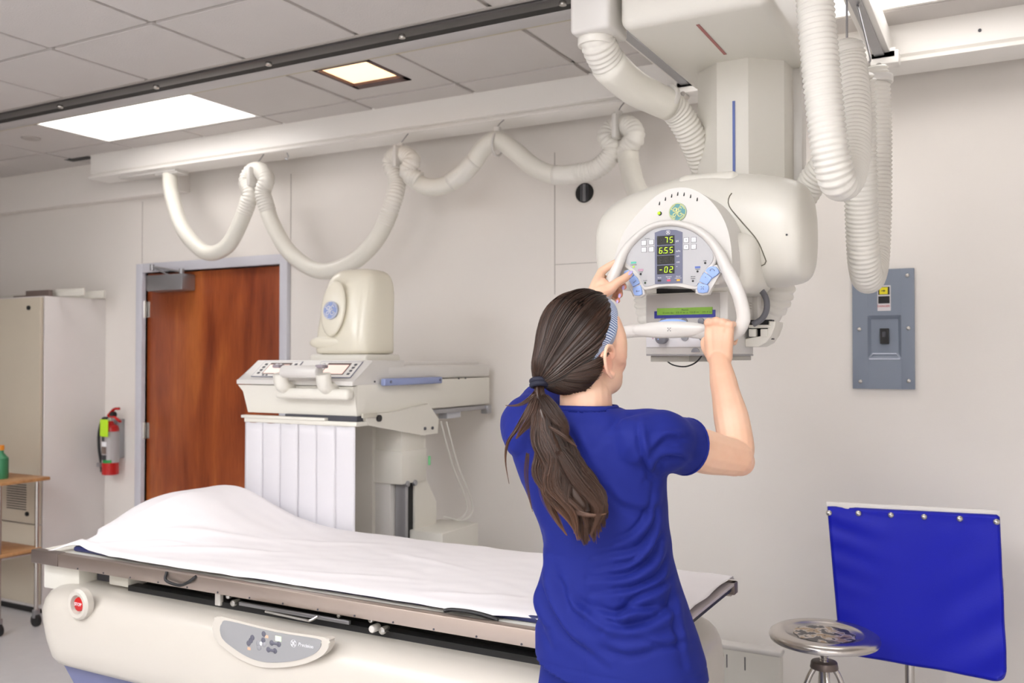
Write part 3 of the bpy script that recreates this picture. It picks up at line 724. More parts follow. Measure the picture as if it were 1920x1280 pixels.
# curtain: separate strips
M_CURT = mat('curtain_vinyl', (220, 218, 222), .55, var=.02, vscale=8)
NS = 6; cw = (FX1 + .005 - (FX0 + .035)) / NS
for k in range(NS):
    xa_ = FX0 + .035 + k * cw; g = []
    for j in range(9):
        t = j / 8; x = xa_ + t * cw * 1.02; row = []
        for i in range(14):
            z = zbm - .036 - i * .045 - (.006 * math.sin(math.pi * t) if i == 0 else 0)
            y = FY0 + .0 - .010 * math.sin(math.pi * t) * (.6 - .3 * i / 14) + .0015 * (k % 2) + .003 * noise.noise(Vector((x * 6, z * 3, k)))
            row.append((x, y, z))
        g.append(row)
    o = MB().grid(g).build('curtain_strip', M_CURT, ft, 180)
    md = o.modifiers.new('t', 'SOLIDIFY'); md.thickness = .002
# side body, long, perpendicular to the wall
b = MB(); b.box(FX0 + .05, FX1 + .002, FY0 + .02, 3.975, zbm + .004, zt0 - .003, bev=.006); b.build('lower_housing', M_CREAM, ft)
b = MB(); b.box(FX0 + .05, FX1 + .004, FY0 + .22, 3.975, zt0 + .000, zt1 - .022, bev=.012, seg=3); b.build('upper_housing', M_WHITE, ft)
b = MB(); b.box(FX0 + .05, FX1 - .03, FY0 + .1, 3.93, zt1 - .03, zt1 - .008, bev=.012, seg=3); b.build('top_cover', M_WHITE, ft)
for y in (3.03, 3.10, 3.68, 3.74): MB().cyl((FX1 + .002, y, zt0 - .004), (FX1 + .006, y, zt0 - .004), .004, n=8).build('screw', M_LETD, ft)
h0 = atx(720, 716, FX1 + .03); h1 = atx(828, 715, FX1 + .03)
bh = MB().box(FX1 + .012, FX1 + .035, h0.y, h1.y, h0.z - .016, h0.z + .014, bev=.006, seg=3).build('side_handle', mat('blue_grey_handle', (142, 154, 196), .45), ft)
for y in (h0.y + .04, h1.y - .02):
    MB().cyl((FX1 - .0, y, h0.z), (FX1 + .038, y, h0.z), .006, n=10).build('screw', M_SLATE, bh)
# under-rail to the rear
MB().box(FX1 - .05, FX1 - .0, 3.36, 3.97, zbm - .022, zbm - .002, bev=.003).build('rear_track', M_GREYM, ft)
MB().box(FX1 - .03, FX1 + .01, 3.94, 3.98, zbm - .045, zbm - .002, bev=.004).build('track_stop', M_GREYM, ft)
MB().box(FX1 - .06, FX1 - .01, 3.6, 3.72, zbm - .05, zbm - .022, bev=.003).build('cable_shoe', mat('pale_grey_plastic', (190, 192, 198), .4), ft)
# arm plate
pl = [(690, 797), (684, 762), (740, 757), (803, 757), (822, 785), (820, 812), (790, 816)]
pp = [(atx(u, v, FX1 + .02).y, atx(u, v, FX1 + .02).z) for u, v in pl]
pp[1] = (pp[1][0], zbm + .005); pp[2] = (pp[2][0], zbm + .006)
MB().prism(pp, FX1 + .0, FX1 + .022, axis='x', bev=.002).build('arm_plate', M_CREAM, ft)
for u, v in ((797, 803), (811, 802)):
    s = atx(u, v, FX1 + .024); MB().cyl((FX1 + .015, s.y, s.z), (FX1 + .027, s.y, s.z), .007, n=10).build('bolt', M_LETD, ft)
s = atx(712, 784, FX1 + .03); MB().cyl((FX1 + .015, s.y, s.z), (FX1 + .032, s.y, s.z), .014, n=12).build('catch', M_RUBBER, ft)
s0 = atx(682, 781, FX1 + .03); s1 = atx(708, 777, FX1 + .03)
MB().box(FX1 + .018, FX1 + .028, s0.y, s1.y, s0.z - .006, s1.z + .008, bev=.002).build('catch_recess', mat('shaded_recess', (200, 196, 182), .5), ft)
# column
KX = FX1 - .0
yA = atx(753, 880, KX).y; yB = atx(795, 880, KX).y
zK0 = atx(753, 908, KX).z; zK1 = atx(753, 846, KX).z
MB().box(KX - .45, KX - .14, yA - .02, yB, .05, zbm).build('column_rear', M_CREAM, ft)
MB().box(KX - .30, KX - .0, yA, yB, zK1 - .01, zbm - .005, bev=.003).build('column_neck', M_CREAM, ft)
blk = MB().box(KX - .28, KX + .008, yA - .01, yB + .01, zK0, zK1 + .0, bev=.004).build('carriage_block', M_CREAM, ft)
for u, v in ((765, 907), (779, 905)):
    s = atx(u, v, KX + .012); MB().cyl((KX + .0, s.y, s.z), (KX + .016, s.y, s.z), .013, n=14, bev=.003).build('bolt', M_GREYM, blk)
MB().box(KX - .28, KX - .16, yA + .0, yA + .05, .06, zK0, bev=.002).build('column_front', M_CREAM, ft)
MB().box(KX - .145, KX - .06, yA + .0, yA + .12, .06, zK0, bev=.003).build('column_post', M_WHITE, ft)
MB().box(KX - .055, KX - .0, yA + .03, yA + .05, .06, zK0, bev=.002).build('guide_strip', M_GREYM, ft)
MB().box(KX - .06, KX - .01, yA + .05, yB - .03, .06, zK0).build('slot', M_BLACK, ft)
pl = [(778, 905), (795, 830), (795, 905), (818, 940), (818, 1010), (778, 1010)]
pr_ = [(yA + .10, .05), (yA + .10, 1.30), (yB + .012, 1.30), (yB + .012, zK0 + .01), (atx(818, 940, KX).y, atx(818, 940, KX).z), (atx(818, 940, KX).y, .05)]
MB().prism(pr_, KX - .02, KX + .0, axis='x', bev=.002).build('side_plate', M_CREAM, ft)
bz = atx(800, 1000, KX + .1).z
MB().box(KX - .05, KX + .16, 3.30, 3.60, 0.0, bz, bev=.006).build('base_box', M_CREAM, ft)
MB().box(KX - .50, KX + .05, 3.05, 3.62, 0, .06, bev=.006).build('base_plate', M_CREAM, ft)
# domed cover (II hood)
dcy = 3.24; _c = at(663, 600, dcy).x; dx0_, dx1_ = _c - .150, _c + .168
dz1 = at(660, 504, dcy).z; dz0 = zt1 - .008 + .03; dcx = (dx0_ + dx1_) / 2; dw = (dx1_ - dx0_) / 2
rings = []; Nn = 40
for t, wx, wy, oy, ox in ((0, 1, 1, 0, 0), (.04, 1.0, 1.0, 0, 0), (.2, .985, .99, .0, .0), (.4, .95, .97, .01, .01), (.6, .91, .95, .02, .02), (.75, .87, .92, .03, .03), (.86, .81, .86, .035, .035), (.93, .72, .76, .04, .04), (.98, .56, .60, .045, .045), (1.0, .3, .32, .045, .05)):
    ring = []
    for k in range(Nn):
        a = 2 * math.pi * k / Nn; ca_, sa_ = math.cos(a), math.sin(a)
        e = .55; px_ = math.copysign(abs(ca_) ** e, ca_); py_ = math.copysign(abs(sa_) ** e, sa_)
        ring.append((dcx + ox * dw + dw * wx * px_, dcy + oy + .13 * wy * py_, dz0 + (dz1 - dz0) * t))
    rings.append(ring)
bmx = MB().ring_loft(rings)
me = bmx.mesh('hood')
dome = place(me, 'hood', mat('hood_cream', (228, 223, 206), .22, var=.01), ft, 60)
ss = dome.modifiers.new('s', 'SUBSURF'); ss.levels = 1; ss.render_levels = 1
MB().box(dcx - dw * .98, dcx + dw * 1.0, dcy - .125, dcy + .125, zt1 - .01, dz0 + .004, bev=.012, seg=3).build('hood_base', M_CREAM, ft)
ls = at(622, 582, dcy - .13)
# oval nose plate carrying the emblem
nb_ = MB(); Mn = Matrix.Rotation(R(-8), 3, 'X')
nb_.ball((ls.x + .004, ls.y + .006, ls.z + .01), 1, sx=.066, sy=.019, sz=.125, M=Mn); nb_.build('nose_plate', MATS['hood_cream'], ft, 180)
logo(ft, (ls.x + .010, ls.y - .020, ls.z), .040, mat('emblem_blue', (140, 156, 200), .4), mat('emblem_line', (206, 208, 216), .4), zd=(0, .10, 1))
MB().ball((dcx - dw * .40, dcy - .112, dz0 + .055), 1, sx=.10, sy=.024, sz=.030).build('lower_lip', MATS['hood_cream'], ft, 180)
# tubing loops at the back
tb = MB(); 
for dx_ in (0, .03):
    tb.tube([(KX + .02 + dx_, 3.5, 1.3), (KX + .03 + dx_, 3.58, 1.1), (KX + .05 + dx_, 3.68, .9), (KX + .04 + dx_, 3.62, .84), (KX + .0, 3.55, .86)], .004, n=6)
tag(tb.build('clear_tubing', mat('clear_vinyl_tube', (214, 212, 204), .3)), 'thin clear tubing looped behind the imaging tower arm', 'tubing')
s = atx(805, 863, KX + .03); tag(MB().cyl((s.x, s.y, s.z - .02), (s.x, s.y, s.z + .02), .006, n=10, bev=.002).build('tube_clip', mat('green_clip', (120, 205, 140), .4)), 'small green clip on the clear tubing by the tower', 'clip')

# ================================================================= HOSES
def corr(mbx, pts, r, pitch=.014, amp=.0035, n=20):
    mbx.tube(pts, r, n=n, step=pitch / 4, rfun=lambda L: r + amp * math.sin(2 * math.pi * L / pitch))
def hose_path(lst, Y):
    return [at(u, v, y if y else Y) for u, v, y in lst]
HY = 3.72
wh = thing('wall_side_hose', 'long white hose hanging in scallops from the wall rail above the bed', 'hose', (-2.5, HY, 2.0))
secs_smooth = [
    [(318, 325, 3.85), (322, 365, 3.80), (343, 430, 0), (385, 473, 0), (425, 462, 0), (452, 415, 0), (466, 372, 0)],
    [(496, 372, 0), (510, 418, 0), (545, 475, 0), (600, 508, 0), (660, 492, 0), (705, 450, 0), (733, 395, 0)],
    [(768, 330, 0), (800, 350, 0), (840, 345, 0), (880, 315, 0), (905, 280, 0), (932, 262, 0), (965, 283, 0), (1000, 312, 0), (1040, 328, 0), (1085, 325, 0)],
    [(1178, 290, 0), (1182, 320, 3.66), (1195, 360, 3.45), (1222, 400, 3.1), (1250, 425, 2.8)],
]
secs_corr = [
    [(466, 372, 0), (463, 345, 0), (478, 320, 3.74), (497, 345, 3.70), (496, 372, 0)],
    [(733, 395, 0), (741, 350, 0), (733, 312, 0), (752, 288, 3.74), (773, 305, 0), (762, 328, 0), (775, 338, 3.71)],
    [(1085, 325, 0), (1115, 318, 0), (1140, 298, 0), (1148, 275, 0), (1138, 258, 0), (1150, 240, 3.74), (1180, 237, 3.72), (1190, 258, 3.70), (1175, 280, 0), (1178, 300, 0)],
]
secs_corr[0] = [(458, 400, 0), (469, 366, 0), (463, 340, 3.74), (472, 322, 3.75), (488, 320, 3.73), (499, 338, 3.70), (493, 362, 3.70), (503, 398, 3.72)]
secs_corr[1] = [(722, 420, 0), (738, 375, 0), (744, 340, 3.75), (733, 305, 3.75), (750, 289, 3.73), (772, 300, 3.70), (765, 322, 3.69), (785, 338, 3.71)]
for s_ in secs_smooth:
    MB().tube(hose_path(s_, HY), .043, n=20, step=.02).build('smooth_sleeve', M_SLEEVE, wh, 180)
for s_ in secs_corr:
    b = MB(); corr(b, hose_path(s_, HY), .043, .016, .003); b.build('corrugated_section', M_HOSE, wh, 180)
for s_ in ([(845, 342, 0), (870, 324, 0), (890, 302, 0)], [(1040, 328, 0), (1062, 329, 0), (1086, 325, 0)], [(1178, 282, 0), (1179, 305, 0), (1184, 325, 3.65)]):
    MB().tube(hose_path(s_, HY), .0448, n=20, step=.02).build('joint_wrap', M_HOSE, wh, 180)
for i, (u, v) in enumerate(((480, 308), (752, 268), (933, 238), (1160, 208))):
    p_ = at(u, v, HY); zr = 2.716
    MB().tube([(p_.x, 3.78, zr), (p_.x, HY + .02, p_.z + .02), (p_.x, HY, p_.z)], .003, n=6).build('hook', M_GREYM, wh)
    MB().box(p_.x - .014, p_.x + .014, HY - .012, HY + .012, p_.z - .03, p_.z, bev=.003).build('hanger_tab', M_WHITE, wh)
    b = MB(); rr_ = .030 if i != 2 else .052
    cc = p_.z - .03 - rr_ * (1.0 if i == 2 else 1.2)
    if i == 2:
        MB().tube([Vector((p_.x + .006 * math.sin(t), HY + rr_ * math.cos(t), cc + rr_ * math.sin(t))) for t in np.linspace(0, 2 * math.pi, 25)[:-1]], .006, n=8, smooth=False, close=True).build('hose_clamp', M_WHITE, wh)
    else:
        MB().box(p_.x - .012, p_.x + .012, HY - .062, HY + .062, p_.z - .13, p_.z - .02, bev=.01).build('hose_strap', M_WHITE, wh)
hk = at(538, 287, 3.80)
MB().tube([(hk.x, 3.80, 2.712), (hk.x + .01, 3.80, 2.69), (hk.x - .0, 3.80, 2.675), (hk.x - .012, 3.80, 2.685)], .003, n=6).build('spare_hook', M_GREYM, wh)
MB().box(at(300, 322, 3.85).x, at(337, 322, 3.85).x + .02, 3.81, 3.90, 2.690, 2.702, bev=.005).build('end_collar', M_WHITE, wh)

# bridge beams (perpendicular to the rails)
br = thing('ceiling_bridge', 'white overhead bridge of two beams carrying the x-ray tube carriage', 'bridge', (-.8, 3.2, 2.72))
for x0_, x1_ in ((-1.235, -1.16), (-.475, -.40)):
    MB().box(x0_, x1_, 2.0, 3.765, 2.742, 2.83, bev=.004).build('bridge_beam', M_RAILW, br)
    MB().box(x0_ + .02, x1_ - .02, 2.0, 3.765, 2.732, 2.742).build('beam_track', M_GREYM, br)
for y in (2.05, 3.70):
    MB().box(-1.25, -.38, y, y + .06, 2.72, 2.76, bev=.004).build('cross_tie', M_RAILW, br)
for x in (-1.19, -.42):
    MB().box(x - .05, x + .05, 3.70, 3.768, 2.70, 2.75, bev=.005).build('end_truck', M_RAILW, br)
    MB().cyl((x - .02, 3.70, 2.695), (x - .02, 3.76, 2.695), .012, n=12).build('truck_wheel', M_CHROME, br)
    for yy in (2.93, 3.03):
        MB().cyl((x, yy, 2.80), (x, yy, 2.85), .012, n=12).build('hanger_bolt', M_CHROME, br)

# ================================================================= TUBE UNIT
tu = thing('ceiling_xray_unit', 'large cream ceiling mounted x-ray tube unit with control console, held by person', 'x-ray machine', (-.76, 2.75, 1.6))
BZ = 2.51
# carriage box with rounded corners; shape from its underside
q = [at(*p, 2.4) for p in ((1155, 50), (1445, 8))]
c_nl = atz(1155, 50, BZ); c_nr = atz(1445, 8, BZ); c_fl = atz(1308, 173, BZ)
xa_, xb_ = c_nl.x, c_nr.x; ya_, yb_ = (c_nl.y + c_nr.y) / 2, c_fl.y
print('carriage', xa_, xb_, ya_, yb_)
MB().box(xa_, xb_, ya_, yb_, BZ, BZ + .20, bev=.028, seg=4).build('carriage', M_CARR, tu)
MB().box(xa_ + .05, xb_ - .05, ya_ + .05, yb_ - .05, BZ + .2, 2.745).build('carriage_top', M_CARR, tu)
bz_ = atx(1495, 137, xb_ + .02)
MB().box(xb_ - .04, xb_ + .02, yb_ - .12, yb_ - .04, BZ - .03, BZ + .01, bev=.005).build('side_bracket', M_WHITE, tu)
a = atz(1308, 46, BZ - .001); b_ = atz(1360, 102, BZ - .001)
def stripbox(p, q_, w_, ax_, name, m, par, th=.001):
    d_ = (q_ - p).normalized(); s_ = d_.cross(ax_).normalized() * w_ / 2
    bm_ = MB(); r0 = [p - s_, p + s_, q_ + s_, q_ - s_]; bm_.ring_loft([r0, [x + ax_ * th for x in r0]]); return bm_.build(name, m, par)
stripbox(a, b_, .009, Vector((0, 0, -1)), 'red_mark', mat('dusty_red_tape', (168, 104, 100), .5), tu)
# hose terminal box left of carriage
tbx = [at(1068, 60, 2.36).x, at(1146, 50, 2.36).x]
MB().box(tbx[0], tbx[1] - .005, 2.36, 2.50, BZ + .002, 2.82, bev=.012, seg=3).build('hose_terminal', M_WHITE, tu)
MB().cyl((at(1117, 52, 2.43).x, 2.43, BZ - .02), (at(1117, 52, 2.43).x, 2.43, BZ + .01), .052, n=28, bev=.003).build('hose_cuff', M_HOSE, tu)
# column: octagonal telescoping
cpx = [(1308, 137), (1343, 117), (1403, 108), (1470, 113), (1483, 127)]
CC = [atz(u, v, BZ) for u, v in cpx]
for c_ in CC: print('col', c_)
colx0, colx1 = CC[0].x, CC[-1].x; cy0 = min(CC[1].y, CC[2].y); cyb = 3.08
col = [(colx0, CC[0].y), (CC[1].x, cy0 + .004), (CC[2].x, cy0), (CC[3].x, CC[3].y - .0), (colx1 + .004, CC[4].y), (colx1 + .004, cyb), (colx0, cyb)]
col = [(x, y) for x, y in col]
MB().prism(col, 2.02, BZ + .01, axis='z').build('column', M_CARR, tu, ang=12)
MB().box(colx1 - .02, colx1 + .032, CC[4].y + .01, cyb - .04, 2.02, BZ, bev=.004).build('column_fin', M_WHITE, tu)
P0 = at(1375.5, 189, cy0 - .001); P1 = at(1377.5, 330, cy0 - .001)
P0.y = P1.y = cy0 + .001
P1.x = P0.x
stripbox(P0, P1, .0085, Vector((0, -1, 0)), 'blue_mark', mat('blue_tape', (88, 106, 168), .5), tu)

# ---- housing: loft along x (superellipse sections)
TYc = 2.66
hx = lambda u, v, y=2.62: at(u, v, y)
secs = [  # x, y centre, z centre, ry, rz
    (-1.135, 2.66, 1.93, .030, .045), (-1.128, 2.66, 1.93, .070, .085), (-1.105, 2.66, 1.93, .100, .118), (-1.06, 2.66, 1.938, .120, .142), (-.98, 2.66, 1.945, .138, .158),
    (-.88, 2.66, 1.955, .150, .172), (-.78, 2.66, 1.96, .152, .178), (-.70, 2.66, 1.955, .15, .170), (-.62, 2.655, 1.95, .150, .162), (-.56, 2.65, 1.945, .148, .153),
    (-.52, 2.645, 1.94, .140, .143), (-.50, 2.645, 1.938, .125, .128), (-.49, 2.645, 1.937, .09, .095), (-.487, 2.645, 1.937, .03, .035)]
rings = []
for x, yc_, zc_, ry, rz in secs:
    ring = []
    for k in range(48):
        a = 2 * math.pi * k / 48; ca_, sa_ = math.cos(a), math.sin(a); e = .82
        ring.append((x, yc_ + ry * math.copysign(abs(ca_) ** e, ca_), zc_ + rz * math.copysign(abs(sa_) ** e, sa_)))
    rings.append(ring)
hs = place(MB().ring_loft(rings).mesh('tube_housing'), 'tube_housing', M_CREAM, tu, 180)
ss = hs.modifiers.new('s', 'SUBSURF'); ss.levels = 1; ss.render_levels = 1
# neck from column into housing
n0 = at(1298, 350, 2.72); n1 = at(1396, 340, 2.72); ntop = at(1340, 333, 2.66).z
MB().box(n0.x, n1.x + .02, 2.56, 2.9, 1.95, ntop, bev=.025, seg=4).build('housing_neck', M_CREAM, tu)
MB().box(n0.x - .02, n1.x + .06, 2.74, 3.05, 1.85, ntop + .02, bev=.03, seg=4).build('rear_housing', M_CREAM, tu)
# mid shell with curved seam (right of console)
seam = [(1372, 362), (1366, 372), (1368, 388), (1390, 415), (1418, 448), (1432, 478), (1434, 495), (1400, 503), (1355, 499)]
def housing_front(u, v):      # hit the housing front: march along the ray
    d_ = ray(u, v); t = 1.5
    while t < 4:
        p = CAM + d_ * (t / d_.length)
        # interpolate sections
        if secs[0][0] < p.x < secs[-1][0]:
            for i in range(len(secs) - 1):
                if secs[i][0] <= p.x <= secs[i + 1][0]:
                    f = (p.x - secs[i][0]) / (secs[i + 1][0] - secs[i][0]); s_ = [secs[i][k] * (1 - f) + secs[i + 1][k] * f for k in range(5)]
                    if (abs((p.y - s_[1]) / s_[3])) ** 2.44 + (abs((p.z - s_[2]) / s_[4])) ** 2.44 <= 1: return p - d_.normalized() * .002
        t += .002
    return at(u, v, 2.5)
MB().tube([housing_front(u, v) for u, v in seam], .0016, n=6, step=.01).build('cover_seam', mat('seam_shadow', (110, 106, 92), .6), hs)
s = housing_front(1475, 440); MB().ball(s, .003, sub=1).build('screw', M_LETD, hs)
# lower right pod: rounded cover bottom
MB().box(-.80, -.605, 2.44, 2.70, 1.765, 1.93, bev=.045, seg=5).build('lower_pod', M_CREAM, tu)

# ---- console hood
CYF = 2.36
dome_px = [(1160, 520), (1150, 500), (1156, 470), (1172, 432), (1198, 398), (1222, 374), (1240, 361), (1262, 353), (1288, 352), (1310, 360), (1332, 376), (1352, 402), (1366, 436), (1372, 480), (1368, 520), (1330, 535), (1200, 535)]
pts = [at(u, v, CYF) for u, v in dome_px]
pts = [(p.x, p.z) for p in crom([Vector((p.x, 0, p.z)) for p in pts], close=True, k=4)]
cons = MB().prism(list(reversed(pts)), CYF, 2.54, bev=.022, seg=4).build('console', M_WHITE, tu, ang=50)
# vents
for (x_, y_) in ((762, 285), (829, 235), (899, 200), (967, 178), (1038, 183), (1112, 205), (1186, 240)):
    u, v = 1110 + x_ / 6, 330 + y_ / 6; a = at(u + .6, v - 4, CYF); b_ = at(u - .8, v + 7, CYF)
    a.y = CYF + .003; b_.y = CYF - .0005
    MB().tube([a, b_], .0019, n=6, smooth=False).build('vent_slot', M_RUBBER, cons)
s = at(1235.5, 399.5, CYF - .002); MB().ball(s, .0045, sub=2).build('power_lamp', mat('lamp_green', (170, 215, 40), .3, emit=.6, var=0), cons)
MB().cyl((s.x + .002, CYF - .001, s.z - .001), (s.x + .002, CYF + .001, s.z - .001), .0058, n=16).build('lamp_socket', M_RUBBER, cons)
s = at(1271, 397.5, CYF); logo(cons, (s.x, CYF - .001, s.z), .0245, mat('emblem_teal', (92, 150, 156), .45), mat('emblem_gold_line', (222, 222, 160), .45))
# face plate (grey) with surround ring
FY1 = CYF - .012
g_px = [(1174, 486), (1176, 474), (1184, 461), (1205, 440), (1230, 428), (1258, 424), (1290, 428), (1316, 444), (1332, 464), (1338, 480), (1335, 493), (1322, 506), (1314, 524), (1306, 536), (1295, 535), (1275, 531), (1255, 530), (1232, 532), (1210, 538), (1203, 526), (1196, 511), (1182, 500), (1175, 493)]
gp = [at(u, v, FY1) for u, v in g_px]; gcx = sum(p.x for p in gp) / len(gp); gcz = sum(p.z for p in gp) / len(gp)
gpts = [(p.x, p.z) for p in crom([Vector((p.x, 0, p.z)) for p in gp], close=True, k=3)]
def offs(pts_, d_):
    n_ = len(pts_); out = []
    for i in range(n_):
        ax, az = pts_[i - 1]; bx_, bz2 = pts_[(i + 1) % n_]; tx, tz = bx_ - ax, bz2 - az; l = math.hypot(tx, tz) or 1
        out.append((pts_[i][0] - tz / l * d_, pts_[i][1] + tx / l * d_))
    return out
ring_pts = offs(gpts, .0085)
MB().prism(list(reversed(ring_pts)), FY1 - .002, CYF + .002, bev=.004, seg=3).build('face_surround', M_WHITE, cons, ang=50)
face = MB().prism(list(reversed(gpts)), FY1 - .0035, FY1, bev=.0008, seg=1).build('face_panel', M_PANELGREY, tu)
F3 = FY1 - .0037
def rect(u0, v0, u1, v1, name, m, par, y=F3, th=.001, bev=0):
    a = at(u0, v0, y); b_ = at(u1, v1, y); return MB().box(a.x, b_.x, y - th, y, b_.z, a.z, bev=bev).build(name, m, par)
sl_px = [(1228, 533), (1228, 436), (1240, 431.5), (1252, 430), (1268, 431), (1280, 435), (1280, 530)]
sp = [at(u, v, F3) for u, v in sl_px]; sp[1].x = sp[0].x; sp[-2].x = sp[-1].x; sp[0].z = sp[-1].z = (sp[0].z + sp[-1].z) / 2
sl_ = MB().prism([(p.x, p.z) for p in reversed(sp)], F3 - .0008, F3 + .0005).build('display_bezel', M_SLATE, face)
F4 = F3 - .001
s = at(1253, 435.5, F4); logo(face, (s.x, F4, s.z), .0062, M_SLATE, M_LETW, disc=False)
SEG = {'0': 'abcdef', '2': 'abged', '5': 'afgcd', '6': 'afgedc', '7': 'abc', '8': 'abcdefg', '-': 'g'}
def digit(mb_, ch, x, z, h, y, w=None):
    w = w or h * .5; t = h * .09; sk = h * .1
    def pt(a, b): return (x + (a - .5) * w + (b - .5) * sk, y, z + (b - .5) * h)
    segs = {'a': ((0, 1), (1, 1)), 'b': ((1, 1), (1, .5)), 'c': ((1, .5), (1, 0)), 'd': ((0, 0), (1, 0)), 'e': ((0, .5), (0, 0)), 'f': ((0, 1), (0, .5)), 'g': ((0, .5), (1, .5))}
    for s_ in SEG[ch]:
        p, q_ = segs[s_]; p = Vector(pt(*p)); q_ = Vector(pt(*q_)); d_ = (q_ - p) * .08; mb_.tube([p + d_, q_ - d_], t * .72, n=4, smooth=False)
for row, (vc, val) in enumerate(((450, ' 75'), (469, '655'), (487, '888'), (505.3, '-02'))):
    r_ = rect(1232.3, vc - 7.2, 1264.6, vc + 7.2, 'readout', M_DISP, face, y=F4, th=.0012)
    F5 = F4 - .0015
    a = at(1239, vc, F5).x; b_ = at(1258.6, vc, F5).x; zc = at(1249, vc, F5).z
    on = MB(); off = MB(); cnt = 0
    for k, ch in enumerate(val):
        x = a + (b_ - a) * k / 2
        if row == 2 or ch == ' ': digit(off, '8', x, zc, .0135, F5 + .0004); cnt += 1
        if ch != ' ' and row != 2: digit(on, ch, x, zc, .0145, F5)
    if row == 1: on.ball((a + (b_ - a) * .27, F5, zc - .0068), .0011, sub=1)
    if row != 2: on.build('digits', M_DIGIT, r_)
    else: on.bm.free()
    if cnt: off.build('unlit_digits', M_DIGOFF, r_)
    else: off.bm.free()
for t_, u, v, w_ in (('kV', 1270, 452, .008), ('mAs', 1271.5, 470.5, .012), ('mA', 1271, 480, .008), ('cm', 1271.5, 491, .0085), ('°', 1269, 501, .0035)):
    text(t_, 'lettering', M_LETW, face, at(u, v, F4), .007, depth=.0003, width=w_)
for t_, u, v in (('Ready', 1236.5, 520.5), ('Exposure', 1254, 518.5), ('hold', 1254, 522), ('Manual', 1271.5, 517.8), ('collimation', 1271.5, 521)):
    text(t_, 'lettering', M_LETW, face, at(u, v, F4), .0042, depth=.0003)
for u, v, m in ((1236.5, 526, M_DISP), (1254, 525.5, mat('lamp_red', (232, 60, 84), .4, emit=.5, var=0)), (1272, 525, mat('lamp_amber', (230, 160, 40), .4, emit=.4, var=0))):
    rect(u - 3, v - 1.4, u + 3, v + 1.4, 'indicator', m, face, y=F4)
# small white keys
for gx, gy, sgn in ((1207.5, 455.5, None), (1221.5, 454, None), (1207.5, 468.2, None), (1221.5, 467.5, None), (1286.8, 450, '+'), (1301, 449.3, '-'), (1286.8, 463.2, '+'), (1301, 462.6, '-')):
    rect(gx - 4.9, gy - 4.5, gx + 4.9, gy + 4.5, 'key_rim', M_LETD, face, y=F3, th=.0004)
    k_ = rect(gx - 4.3, gy - 4.0, gx + 4.3, gy + 4.0, 'key', M_LETW, face, y=F3, th=.0016, bev=.0006)
    text(sgn or ':', 'key_symbol', M_LETD, face, at(gx, gy, F3 - .0022), .009, depth=.0002)
text('Receptor', 'lettering', M_LETD, face, at(1214, 447, F3 - .0006), .0038, depth=.0002)
def led(u, v, m=M_RUBBER):
    s_ = at(u, v, F3); MB().cyl((s_.x, F3 - .001, s_.z), (s_.x, F3, s_.z), .0029, n=14).build('indicator', m, face)
M_LGR = mat('lamp_green_dim', (150, 190, 40), .3, emit=.4, var=0)
for u, v, m in ((1188.3, 500, M_LGR), (1201.3, 513.7, M_RUBBER), (1209.8, 530.2, mat('led_dark_green', (40, 66, 36), .3)), (1322.3, 493, M_RUBBER), (1308, 508.7, M_RUBBER), (1299.3, 526.7, M_RUBBER)): led(u, v, m)
for t_, u, v in (('Longitudinal', 1188, 496.2), ('Lateral', 1201.5, 509.4), ('Detent', 1209.8, 526), ('Angle', 1322, 488.7), ('Vertical', 1308, 504.8), ('All Lock', 1299.5, 518.4), ('Release', 1299.5, 522)):
    text(t_, 'lettering', M_LETD, face, at(u, v, F3 - .0006), .0038, depth=.0002)
for u, v, m in ((1188, 492.3, mat('mark_teal', (96, 190, 170), .5)), (1201.2, 506, mat('mark_pink', (190, 150, 170), .5)), (1308, 501, mat('mark_blue', (96, 118, 190), .5))):
    rect(u - 5, v - 1.7, u + 5, v + 1.7, 'colour_mark', m, face, y=F3, th=.0006)
# blue touch keys in arcs with symbols
Q3 = lambda l: [(1150 + x / 6, 500 + y / 6) for x, y in l]
BT = {'L1': [(118, 78), (130, 50), (160, 36), (200, 48), (236, 86), (185, 146), (150, 118)], 'L2': [(178, 152), (240, 95), (275, 128), (300, 185), (222, 226), (202, 190)],
      'L3': [(220, 238), (306, 205), (320, 250), (327, 308), (290, 325), (245, 322), (228, 298)],
      'R1': [(1037, 45), (1065, 12), (1105, -4), (1150, -2), (1180, 25), (1198, 66), (1165, 95), (1120, 128)], 'R2': [(970, 165), (990, 110), (1025, 60), (1115, 125), (1085, 165), (1058, 205)],
      'R3': [(960, 180), (1070, 210), (1074, 250), (1058, 288), (1010, 297), (960, 292), (946, 262), (950, 220)]}
MB().prism(list(reversed(offs([(at(u, v, FY1).x, at(u, v, FY1).z) for u, v in Q3([(120, 50), (200, 36), (260, 90), (310, 180), (345, 310), (300, 335), (230, 330), (190, 200), (110, 95)])], .003))), FY1 + .001, CYF + .006, bev=.003).build('key_lobe', M_WHITE, cons)
MB().prism(list(reversed(offs([(at(u, v, FY1).x, at(u, v, FY1).z) for u, v in Q3([(930, 290), (935, 200), (960, 130), (1020, 40), (1090, -15), (1160, -15), (1205, 65), (1130, 150), (1090, 240), (1065, 300), (1000, 310)])], .003))), FY1 + .001, CYF + .006, bev=.003).build('key_lobe', M_WHITE, cons)
for k, l in BT.items():
    pp = [at(u, v, FY1 - .002) for u, v in Q3(l)]
    MB().prism([(p.x, p.z) for p in reversed(pp)], FY1 - .0055, FY1 + .004, bev=.0015, seg=2).build('blue_key', M_BLUEBTN, cons, label='pale blue key')
Fk = FY1 - .0062
